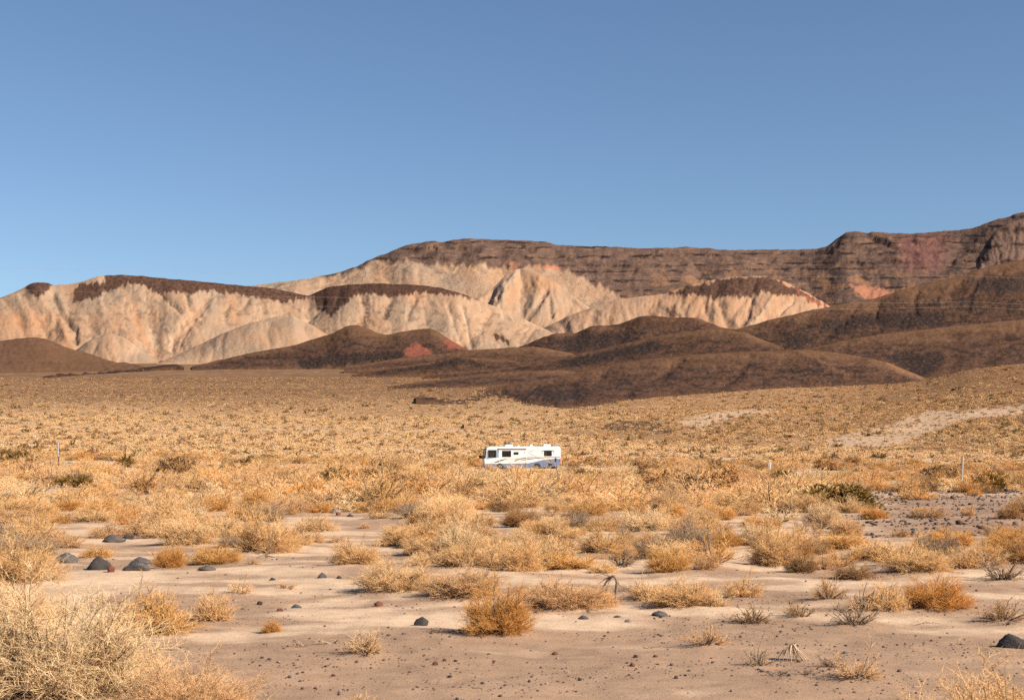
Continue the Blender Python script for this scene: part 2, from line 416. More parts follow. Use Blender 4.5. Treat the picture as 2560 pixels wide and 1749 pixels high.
# dark bluff at the right edge
hill("bluff", [(2440, 650), (2470, 600), (2490, 575), (2520, 560), (2560, 545), (2660, 530)], [(2440, 690), (2660, 700)], 3300, 3150, 2.5, 60, M_MESA,
     lambda P, Y, t, g: lerp3(np.array((0.14, 0.088, 0.068)), BAS, 0.8 * sstep(0.0, 0.6, np.sin((Y + 5 * fbm(P / 30., Y / 30., 3, 5)) / 6.0)) * sstep(-.2, .2, fbm(P / 30., Y / 12., 3, 8))),
     ((60, 8, 1.0, 20, 1), (20, 4, 2.0, 9, 2)), 1.0, "dark stepped bluff at the right edge under the mesa rim", None, 8, 1.6, 2.5)
# pale spur in front of the mesa
hill("pale_spur", [(1120, 790), (1195, 744), (1230, 722), (1262, 690), (1290, 672), (1310, 670), (1345, 682), (1390, 705), (1420, 730), (1465, 762), (1520, 800), (1560, 812)],
     [(1120, 800), (1280, 850), (1400, 850), (1560, 830)], [(1120, 3300), (1300, 3600), (1560, 3300)], 3050, 2.5, 90, M_TAN, tan_color([], None, 14),
     ((90, 9, 0.9, 50, 4), (36, 3.5, 1.4, 20, 5), (14, 1.2, 2.2, 6, 6)), 1.0, "pale grey triangular spur standing out below the mesa cliffs", None, 14, 0.5, lines=SP_LINES)
# tan hill with dark cap, right of centre
CAPR = [(1660, 735), (1720, 712), (1770, 700), (1830, 690), (1920, 690), (1990, 715), (2080, 765), (2000, 745), (1960, 738), (1935, 742), (1905, 728), (1880, 745), (1820, 742), (1790, 752), (1750, 738), (1700, 742)]
hill("tan_hill", [(1340, 830), (1420, 790), (1480, 768), (1540, 748), (1600, 741), (1660, 735), (1720, 712), (1765, 702), (1830, 692), (1900, 690), (1960, 702), (2020, 732), (2080, 768), (2140, 800)],
     [(1340, 850), (1700, 850), (2140, 830)], 2950, 2620, 2.5, 90, M_TAN, tan_color([(CAPR, DRKP * 1.05, 3.0), ([(1985, 720), (2040, 745), (2085, 770), (2060, 772), (2000, 742)], RED * 0.9, 4.0), ([(1655, 770), (1690, 760), (1700, 790), (1670, 800)], DRKP, 6.0)], lambda P, Y: 0.35 + 0 * P, 22),
     ((95, 8, 0.9, 40, 1), (34, 3, 1.5, 18, 2), (12, 1.0, 2.2, 6, 3)), 0.95, "tan eroded hill with dark rocky cap right of centre", None, 22, 0.5, lines=TH_LINES)
# long tan range on the left
LT_C = [(-160, 792), (-60, 765), (0, 745), (40, 728), (60, 718), (78, 708), (105, 705), (125, 709), (136, 713), (180, 710), (225, 698), (250, 689), (275, 688), (300, 687), (350, 690), (430, 697), (520, 705), (600, 713), (680, 720), (740, 732), (772, 740), (795, 728), (820, 717), (870, 712), (960, 708), (1040, 712), (1100, 718), (1150, 733), (1195, 748), (1260, 776), (1330, 806), (1378, 830), (1440, 855)]
LT_B = [(-160, 905), (0, 905), (230, 905), (420, 905), (640, 905), (900, 895), (1200, 890), (1440, 880)]
CAP1 = [(172, 765), (186, 722), (200, 706), (262, 699), (262, 680), (300, 675), (600, 690), (790, 715), (790, 742), (745, 752), (690, 757), (640, 745), (560, 733), (492, 730), (475, 748), (462, 733), (412, 735), (440, 775), (400, 742), (365, 722), (345, 714), (315, 713), (298, 720), (250, 742)]
CAP2 = [(775, 745), (795, 720), (820, 705), (960, 695), (1100, 705), (1200, 742), (1200, 752), (1150, 743), (1100, 738), (1060, 735), (1010, 738), (975, 750), (960, 740), (930, 735), (885, 745), (862, 765), (828, 795), (815, 785), (790, 778)]
KNOB = [(58, 720), (80, 700), (105, 698), (140, 712), (112, 726), (96, 752), (82, 738)]
def lt_or(P, Y): return 0.55 * sstep(260, 60, P) * sstep(760, 800, Y)
hill("tan_range", LT_C, LT_B, [(-160, 2950), (700, 2950), (960, 2850), (1440, 2750)], [(-160, 2560), (700, 2580), (1440, 2480)], 2.5, 120, M_TAN,
     tan_color([(CAP1, DRKP * 1.05, 3.0), (CAP2, DRKP * 1.0, 3.0), (KNOB, DRKP, 3.0), ([(1225, 838), (1240, 830), (1265, 845), (1285, 862), (1262, 858)], DRK, 3.0)], lt_or, 30),
     ((240, 24, 0.6, 130, 1), (95, 6, 0.7, 60, 2), (30, 1.5, 1.0, 26, 3), (11, 0.6, 1.8, 9, 4)), 0.9, "long tan eroded range capped with dark rock on the left", None, 30, 0.45, lines=LT_LINES)
for _nm, _cr, _sd, _lb in (("tan_spur", [(140, 905), (190, 874), (220, 852), (268, 834), (310, 842), (345, 868), (385, 896), (420, 908)], 131, "low rounded tan spur at the left foot of the tan range"),
                           ("tan_spur", [(390, 908), (440, 888), (490, 864), (560, 832), (630, 806), (690, 792), (735, 790), (780, 812), (840, 850), (900, 885)], 137, "long tan spur slanting up to the dark capped shoulder")):
    hill(_nm, _cr, [(100, 912), (900, 905)], 2590 - (_sd - 131) * 6, 2330 - (_sd - 131) * 6, 2.5, 60, M_TAN, tan_color([], None, _sd), ((110, 7, 0.6, 50, 1), (40, 2.5, 0.8, 24, 2), (14, 0.8, 1.6, 8, 3)), 0.75, _lb, None, _sd, 0.4)
# dark hill at far left foot
hill("dark_foothill", [(-160, 850), (0, 852), (40, 846), (90, 842), (120, 848), (160, 866), (200, 878), (250, 890), (310, 905), (360, 916)], [(-160, 935), (360, 925)], 2420, 2250, 4, 40, M_DARK,
     dark_color(1.25, 61, None, 1.05, 0.05), ((60, 5, 1.2, 20, 1), (22, 3, 2.0, 8, 2)), 0.9, "dark brown foothill at the left end of the tan range", None, 61, 1.2)
# two dark domes, left of centre
hill("dark_domes", [(480, 915), (560, 897), (640, 879), (739, 862), (800, 842), (833, 832), (870, 814), (888, 811), (915, 818), (951, 834), (970, 837), (1006, 828), (1040, 824), (1070, 821), (1092, 826), (1119, 845), (1166, 872), (1230, 895)],
     [(480, 925), (667, 924), (888, 918), (1012, 905), (1230, 898)], 2300, 2000, 3, 60, M_DARK, dark_color(0.75, 67, [([(1008, 890), (1020, 868), (1040, 857), (1070, 872), (1078, 884), (1040, 893)], RED, 5.0), ([(745, 906), (790, 892), (890, 882), (960, 878), (1012, 886), (1000, 895), (870, 911), (760, 920)], BAS, 4.0), ([(1105, 850), (1125, 850), (1160, 870), (1120, 872)], RED * 0.8, 5.0)], 1.05),
     ((70, 6, 1.0, 25, 1), (25, 3, 2.0, 10, 2)), 0.85, "pair of rounded dark domes below the tan range", None, 67, 1.2)
# dark hump, centre right
hill("dark_hump", [(1230, 880), (1290, 868), (1321, 858), (1363, 840), (1390, 833), (1440, 832), (1478, 815), (1544, 811), (1605, 789), (1643, 789), (1671, 793), (1745, 794), (1776, 807), (1803, 818), (1837, 822), (1900, 840)],
     [(1230, 905), (1500, 900), (1900, 850)], 2200, 1950, 3, 60, M_DARK, dark_color(1.1, 71, [([(1380, 856), (1450, 838), (1560, 832), (1605, 850), (1500, 870), (1420, 882)], BAS * 1.2, 8.0)]), ((80, 7, 1.0, 30, 1), (26, 4, 2.0, 10, 2)), 0.85, "dark rounded hump in front of the tan hill", None, 71, 1.3)
# big dark hill rising to the right edge
hill("dark_hill", [(1520, 930), (1605, 897), (1666, 871), (1737, 848), (1831, 827), (1920, 800), (2033, 774), (2120, 757), (2181, 748), (2255, 724), (2330, 706), (2403, 689), (2440, 674), (2500, 660), (2560, 648), (2660, 632)],
     [(1520, 935), (1700, 925), (2000, 900), (2300, 880), (2660, 860)], [(1520, 1900), (2000, 2050), (2660, 2400)], [(1520, 1750), (2660, 1750)], 3, 90, M_DARK, dark_color(0.85, 75, [([(2050, 802), (2200, 784), (2360, 780), (2365, 815), (2260, 820), (2180, 812), (2090, 834), (2060, 830)], BAS * 1.15, 9.0), ([(1950, 850), (2000, 828), (2045, 850), (1990, 872)], BAS * 1.2, 7.0), ([(2420, 700), (2540, 690), (2640, 700), (2600, 730), (2450, 730)], BAS * 1.3, 10.0)]), ((120, 10, 1.0, 40, 1), (40, 6, 1.8, 16, 2), (16, 2.5, 2.5, 6, 3)), 0.8,
     "large dark hill climbing to the right edge of the view", None, 75, 1.5, lines=[([(2140, 768), (2100, 810), (2055, 850)], 4.0, 5, BAS, 0.7), ([(2300, 718), (2285, 750), (2290, 785)], 3.0, 4, BAS, 0.6), ([(2460, 680), (2430, 730), (2420, 770)], 4.0, 5, BAS, 0.6), ([(1835, 832), (1790, 870)], 3.0, 4, BAS, 0.5), ([(2200, 755), (2190, 785)], 3.0, 3, BRN, 0.6), ([(2380, 705), (2350, 760)], 5.0, -4, BRN, 0.6)])
hill("dark_fan", [(860, 918), (998, 896), (1070, 888), (1191, 874), (1280, 868), (1340, 866), (1420, 880), (1500, 905)], [(860, 925), (1100, 915), (1500, 915)], 1980, 1850, 4, 36, M_DARK, dark_color(0.5, 79, None, 1.1), ((50, 3, 1.0, 20, 1),), 0.8,
     "gently sloping dark fan in front of the domes", None, 79, 1.0)
hill("dark_mound", [(880, 938), (915, 928), (1000, 916), (1067, 906), (1144, 892), (1191, 895), (1280, 900), (1340, 915)], [(880, 942), (1340, 930)], 1780, 1690, 4, 36, M_DARK, dark_color(0.95, 83, [([(980, 929), (1060, 916), (1140, 894), (1190, 906), (1080, 923)], BAS * 1.1, 4.0)]), ((40, 4, 1.0, 15, 1),), 0.8,
     "low dark mound on the fan left of centre", None, 83, 1.2)
hill("sloping_lobe", [(1060, 938), (1180, 928), (1280, 917), (1404, 892), (1514, 870), (1624, 843), (1734, 826), (1790, 821), (1860, 830), (1960, 870)], [(1060, 945), (1280, 938), (1600, 910), (1960, 890)], 1720, 1560, 4, 40, M_DARK, dark_color(0.72, 87, [([(1390, 905), (1540, 872), (1640, 850), (1665, 868), (1560, 892), (1450, 916)], BAS * 1.1, 6.0)]), ((60, 4, 1.0, 20, 1), (22, 3, 2.0, 9, 2)), 0.8,
     "dark gravel lobe sloping down from the hump", None, 87, 1.2)
hill("low_lobe", [(960, 968), (1053, 953), (1191, 936), (1280, 928), (1400, 925), (1500, 935)], [(960, 975), (1280, 965), (1500, 955)], 1500, 1420, 4, 30, M_DARK, dark_color(0.6, 91, None, 1.1), ((50, 3, 1.0, 20, 1),), 0.8,
     "low dark lobe reaching out onto the plain", None, 91, 1.0)
hill("shoulder_hill", [(1900, 892), (2003, 874), (2080, 858), (2144, 844), (2230, 832), (2329, 821), (2450, 808), (2560, 798), (2660, 790)], [(1900, 920), (2100, 935), (2320, 960), (2660, 950)], [(1900, 1500), (2660, 1650)], 1330, 4, 50, M_DARK, dark_color(0.75, 95, [([(2205, 888), (2270, 882), (2360, 885), (2365, 905), (2330, 935), (2300, 945), (2250, 915)], BAS, 6.0)], 1.08), ((90, 6, 1.0, 30, 1), (30, 4, 2.0, 12, 2)), 0.75,
     "smooth brown shoulder below the large dark hill", None, 95, 1.2)
hill("brown_hill", [(1040, 992), (1092, 984), (1152, 978), (1280, 960), (1363, 947), (1473, 925), (1555, 909), (1610, 898), (1748, 885), (1885, 878), (2003, 874), (2060, 878), (2125, 886), (2218, 905), (2310, 944), (2380, 968)],
     [(1040, 1000), (1280, 1030), (1600, 1020), (2000, 990), (2380, 975)], 1330, 1130, 3.5, 60, M_DARK, dark_color(0.75, 99, [([(1965, 922), (2058, 920), (2062, 930), (1975, 934)], BAS, 3.0), ([(2190, 893), (2260, 898), (2330, 940), (2300, 948), (2240, 925)], BRN * 1.2, 4.0), ([(1300, 985), (1420, 972), (1500, 985), (1400, 1004)], BAS * 1.3, 8.0)], 1.06), ((110, 8, 1.0, 40, 1), (36, 4, 1.8, 14, 2), (14, 2, 2.5, 6, 3)), 0.75,
     "broad dark brown hill behind the sandy rise", None, 99, 1.3, lines=[([(1700, 895), (1650, 940), (1560, 985)], 5.0, 5, BAS, 0.5), ([(1880, 882), (1850, 930), (1800, 975)], 5.0, 5, BAS, 0.5), ([(1520, 920), (1480, 960)], 4.0, 4, BRN * 1.2, 0.6), ([(2000, 878), (2050, 905), (2110, 935)], 5.0, -4, BRN * 1.2, 0.6)])
# pale near fan, right
def fan_col(P, Y, t, g):
    k = fbm(P / 70.0, Y / 10.0, 4, 5)
    c = lerp3(np.array((0.27, 0.155, 0.080)), np.array((0.35, 0.21, 0.115)), np.clip(0.5 + k, 0, 1))
    c = lerp3(c, np.array((0.14, 0.074, 0.038)), np.clip(0.7 * sstep(1900, 2350, P) + 0.25 * k, 0, 0.8))
    sand = np.array((0.47, 0.34, 0.235))
    for poly in ([(1690, 1052), (1760, 1034), (1850, 1022), (1960, 1022), (1930, 1030), (1860, 1040), (1790, 1058), (1740, 1068)], [(2060, 1100), (2150, 1078), (2230, 1060), (2280, 1040), (2330, 1026), (2440, 1024), (2560, 1016), (2560, 1034), (2400, 1050), (2330, 1082), (2240, 1110), (2120, 1118)]):
        d = poly_dist(P, Y, poly) + 9 * fbm(P / 28., Y / 9., 4, 15)
        c = lerp3(c, sand, 0.8 * sstep(7, -5, d))
    d = 5.0 * fbm(P / 40., Y / 6., 3, 27) + poly_dist(P, Y, [(1495, 1066), (1530, 1056), (1590, 1051), (1640, 1056), (1690, 1076), (1660, 1082), (1600, 1078), (1530, 1076)]) + 3 * fbm(P / 14., Y / 8., 4, 25)
    return lerp3(c, DRK * 1.1, 0.9 * sstep(4, -3, d))
M_FAN = hill_material("sandy_fan", 0.55, 0.40, (0.12, 0.062, 0.032), 1.2)
hill("sandy_fan", [(1160, 1056), (1257, 1039), (1368, 1022), (1460, 1009), (1553, 998), (1710, 988), (1820, 980), (1922, 972), (2070, 966), (2200, 961), (2310, 952), (2360, 940), (2420, 925), (2500, 914), (2560, 908), (2700, 896)],
     [(1160, 1064), (1280, 1082), (1480, 1098), (1800, 1118), (2100, 1134), (2700, 1136)], [(1160, 950), (2560, 1050), (2700, 1050)], [(1160, 560), (1480, 430), (2100, 330), (2700, 330)], 3, 130, M_FAN, fan_col, (), 0.6,
     "pale sandy rise dotted with scrub on the right", None, 105, 0.25, 0.8)
hill("scarp", [(-160, 946), (0, 940), (60, 937), (124, 930), (300, 925), (440, 909), (458, 916)], [(-160, 965), (0, 958), (69, 952), (127, 940), (275, 932), (440, 916), (458, 917)], 2400, 1900, 4, 14, M_DARK,
     lambda P, Y, t, g: lerp3(DRK, BAS, np.clip(.5 + fbm(P / 30., Y / 5., 3, 2), 0, 1)) * 0.95, (), 1.0, "thin dark scarp across the plain at left", None, 109, 1.0, 1.5)
# ------------------------------------------------------------------ shrubs: shapes
def nrm(v): return v / (np.linalg.norm(v, axis=-1, keepdims=True) + 1e-9)
def tubes(P, R, tone):
    """P (N,K,3) centre lines, R (N,K) radii -> three-sided tapered twigs"""
    N, K, _ = P.shape
    d = nrm(P[:, -1] - P[:, 0])
    a = nrm(np.cross(d, np.where(np.abs(d[:, 2:3]) < 0.9, [[0, 0, 1.0]], [[1.0, 0, 0]])))
    b = np.cross(d, a)
    ang = np.arange(3) * 2 * pi / 3
    off = a[:, None, :] * np.cos(ang)[None, :, None] + b[:, None, :] * np.sin(ang)[None, :, None]
    V = P[:, :, None, :] + off[:, None, :, :] * R[:, :, None, None]
    idx = np.arange(N * K * 3).reshape(N, K, 3)
    F = np.stack([idx[:, :-1, :], np.roll(idx, -1, 2)[:, :-1, :], np.roll(idx, -1, 2)[:, 1:, :], idx[:, 1:, :]], -1).reshape(-1, 4)
    return V.reshape(-1, 3), F, np.repeat(tone, K * 3)
def join(parts):
    V, F, T, M, o = [], [], [], [], 0
    for (v, f, t), m in parts:
        V.append(v); F.append(f + o); T.append(t); M.append(np.full(len(f), m)); o += len(v)
    return np.concatenate(V), np.concatenate(F), np.concatenate(T), np.concatenate(M)
def walk(p0, d0, L, K, bend, r, up=0.0):
    N = len(p0); P = np.zeros((N, K, 3)); P[:, 0] = p0; d = nrm(d0)
    for k in range(1, K):
        d = nrm(d + r.normal(0, bend, (N, 3)) + np.array([0, 0, up]))
        P[:, k] = P[:, k - 1] + d * (L / (K - 1))[:, None]
    return P
def at(P, u):
    K = P.shape[1]; x = u * (K - 1); i = np.minimum(x.astype(int), K - 2); f = (x - i)[:, None]
    n = np.arange(len(P))
    return P[n, i] * (1 - f) + P[n, i + 1] * f, nrm(P[n, i + 1] - P[n, i])
def shrub_shape(seed, n1, n2, n3, spread=1.5, pw=0.7, th=0.0022, curl=0.45, l2=(.14, .30), l3=(.05, .12), k3=3, upright=0.0, lump=0.22, base=0.10, fill=0.55, leaf=0.0, s0=0.3):
    """twiggy dome 1 wide, 1 high: stems, side shoots and a shell of fine curled twigs"""
    r = np.random.default_rng(seed)
    az = r.uniform(0, 2 * pi, n1); el = np.arccos(r.uniform(0, 1, n1) ** pw) * min(spread, 1.57) / 1.57
    dr = np.stack([np.sin(el) * np.cos(az), np.sin(el) * np.sin(az), np.cos(el)], -1)
    sh = 1 / np.sqrt((dr[:, 0] ** 2 + dr[:, 1] ** 2) / 0.25 + dr[:, 2] ** 2 / 1.0)
    sh = sh * (1 + lump * 2.2 * perlin(az * 1.2 + 3 * np.sin(az), el * 2.0, seed % 50)) * r.uniform(fill, 1.0, n1) * 0.86
    p0 = np.stack([np.cos(az) * base * r.random(n1), np.sin(az) * base * r.random(n1), np.full(n1, -0.03)], -1)
    S = walk(p0, dr + np.array([0, 0, 0.35 + upright]), sh, 5, 0.16, r, 0.0)
    # pull the stem ends onto the dome
    S = S + (p0[:, None] + (dr * sh[:, None])[:, None, :] - S[:, -1:, :]) * np.linspace(0, 1, 5)[None, :, None] ** 1.3
    i2 = np.repeat(np.arange(n1), n2); u2 = r.uniform(s0, 1.0, len(i2))
    q, t = at(S[i2], u2)
    out = nrm(q * np.array([1, 1, 0.6]) + 1e-3)
    d2 = nrm(t * 0.7 + out * 0.35 + r.normal(0, 0.55, (len(i2), 3)) + np.array([0, 0, 0.12 + upright]))
    A = walk(q, d2, r.uniform(*l2, len(i2)), 3, curl * 0.6, r, 0.05)
    i3 = np.repeat(np.arange(len(i2)), n3); u3 = r.uniform(0.15, 1.0, len(i3))
    q3, t3 = at(A[i3], u3)
    d3 = nrm(t3 * 0.7 + r.normal(0, 0.6, (len(i3), 3)) + np.array([0, 0, 0.22 + upright * 0.6]))
    B = walk(q3, d3, r.uniform(*l3, len(i3)), k3, curl, r, 0.0)
    for X in (S, A, B):
        X[:, :, 2] = np.where(X[:, :, 2] < 0.0, X[:, :, 2] * 0.2, X[:, :, 2])
    tap = lambda N, K, a, b: np.broadcast_to(np.linspace(a, b, K), (N, K)) * r.uniform(0.75, 1.25, (N, 1))
    tS = r.uniform(0.7, 1.15, n1); tA = r.uniform(0.7, 1.2, len(i2)); tB = r.uniform(0.72, 1.3, len(i3))
    parts = [(tubes(S, tap(n1, 5, th * 4.2, th * 1.4), tS), 0), (tubes(A, tap(len(i2), 3, th * 1.7, th * 0.8), tA), 1),
             (tubes(B, tap(len(i3), k3, th * (1.0 + leaf), th * (0.4 + leaf)), tB), 1)]
    return parts
def twig_mat(name, inst, col=None):
    m = bpy.data.materials.new(name); m.use_nodes = True
    n, l = m.node_tree.nodes, m.node_tree.links
    n.remove(n["Principled BSDF"])
    if col is not None:
        src = n.new("ShaderNodeRGB"); src.outputs[0].default_value = (*col, 1); c = src.outputs[0]
    elif inst:
        c = nd(n, "ShaderNodeAttribute", attribute_type='INSTANCER', attribute_name="tint").outputs["Color"]
    else:
        c = n.new("ShaderNodeObjectInfo").outputs["Color"]
    t = nd(n, "ShaderNodeAttribute", attribute_name="tone").outputs["Fac"]
    s = nd(n, "ShaderNodeVectorMath", operation='SCALE'); l.new(c, s.inputs[0]); l.new(t, s.inputs["Scale"])
    d = n.new("ShaderNodeBsdfDiffuse"); tr = n.new("ShaderNodeBsdfTranslucent"); mx = n.new("ShaderNodeMixShader")
    l.new(s.outputs[0], d.inputs[0]); l.new(s.outputs[0], tr.inputs[0]); mx.inputs[0].default_value = 0.32
    l.new(d.outputs[0], mx.inputs[1]); l.new(tr.outputs[0], mx.inputs[2])
    l.new(mx.outputs[0], n["Material Output"].inputs[0])
    return m
M_TWIG = twig_mat("dry_twigs", False)
M_STEM = twig_mat("grey_stems", False, (0.30, 0.215, 0.15))
M_DEAD = twig_mat("weathered_deadwood", False, (0.27, 0.195, 0.14))
M_BLEACH = twig_mat("bleached_deadwood", False, (0.52, 0.40, 0.28))
def twig_mesh(name, parts, mats):
    V, F, T, M = join(parts)
    return make_mesh(name, V, F, mats, False, None, M, {"tone": ('FLOAT', T.astype(np.float32))})
KIND = {   # name: list of (stem mesh, crown mesh, joined mesh)
}
def make_kind(key, n, **kw):
    KIND[key] = []
    for i in range(n):
        p = shrub_shape(sum(map(ord, key)) * 7 + i * 13, **kw)
        KIND[key].append([p, None, None, None])
make_kind("dense", 3, n1=130, n2=10, n3=8, th=0.0020, k3=2)                                                  # near pale shrubs
make_kind("huge", 1, n1=240, n2=11, n3=8, k3=2, th=0.00135, base=0.2, l2=(.12, .24), l3=(.04, .10), lump=.25, fill=.6)
make_kind("straw", 5, n1=80, n2=8, n3=6, th=0.0027, k3=2, lump=0.30)
make_kind("gold", 3, n1=130, n2=9, n3=7, th=0.0020, curl=0.2, l2=(.12, .26), l3=(.06, .14), k3=2, upright=0.15, fill=0.7, lump=0.16)
make_kind("creosote", 2, n1=46, n2=9, n3=7, spread=1.15, th=0.0030, curl=0.3, l2=(.10, .22), l3=(.03, .07), k3=2, upright=0.2, leaf=1.6, s0=0.45)
make_kind("sparse", 3, n1=34, n2=6, n3=3, spread=1.3, th=0.0034, curl=0.3, l2=(.12, .30), l3=(.05, .14), k3=2, upright=0.12)
make_kind("dead", 3, n1=30, n2=6, n3=3, spread=1.57, pw=0.45, th=0.0048, curl=0.7, l2=(.10, .26), l3=(.04, .11), k3=2, lump=0.4, base=0.16)

PAL = {"cream": (0.88, 0.67, 0.41), "pale": (0.86, 0.60, 0.325), "straw": (0.81, 0.54, 0.27), "gold": (0.80, 0.475, 0.175), "orange": (0.73, 0.39, 0.125), "tan": (0.75, 0.49, 0.265),
       "brown": (0.46, 0.275, 0.135), "grey": (0.50, 0.36, 0.24), "olive": (0.23, 0.145, 0.045), "russet": (0.56, 0.32, 0.14)}
def q(k): return PAL[k]
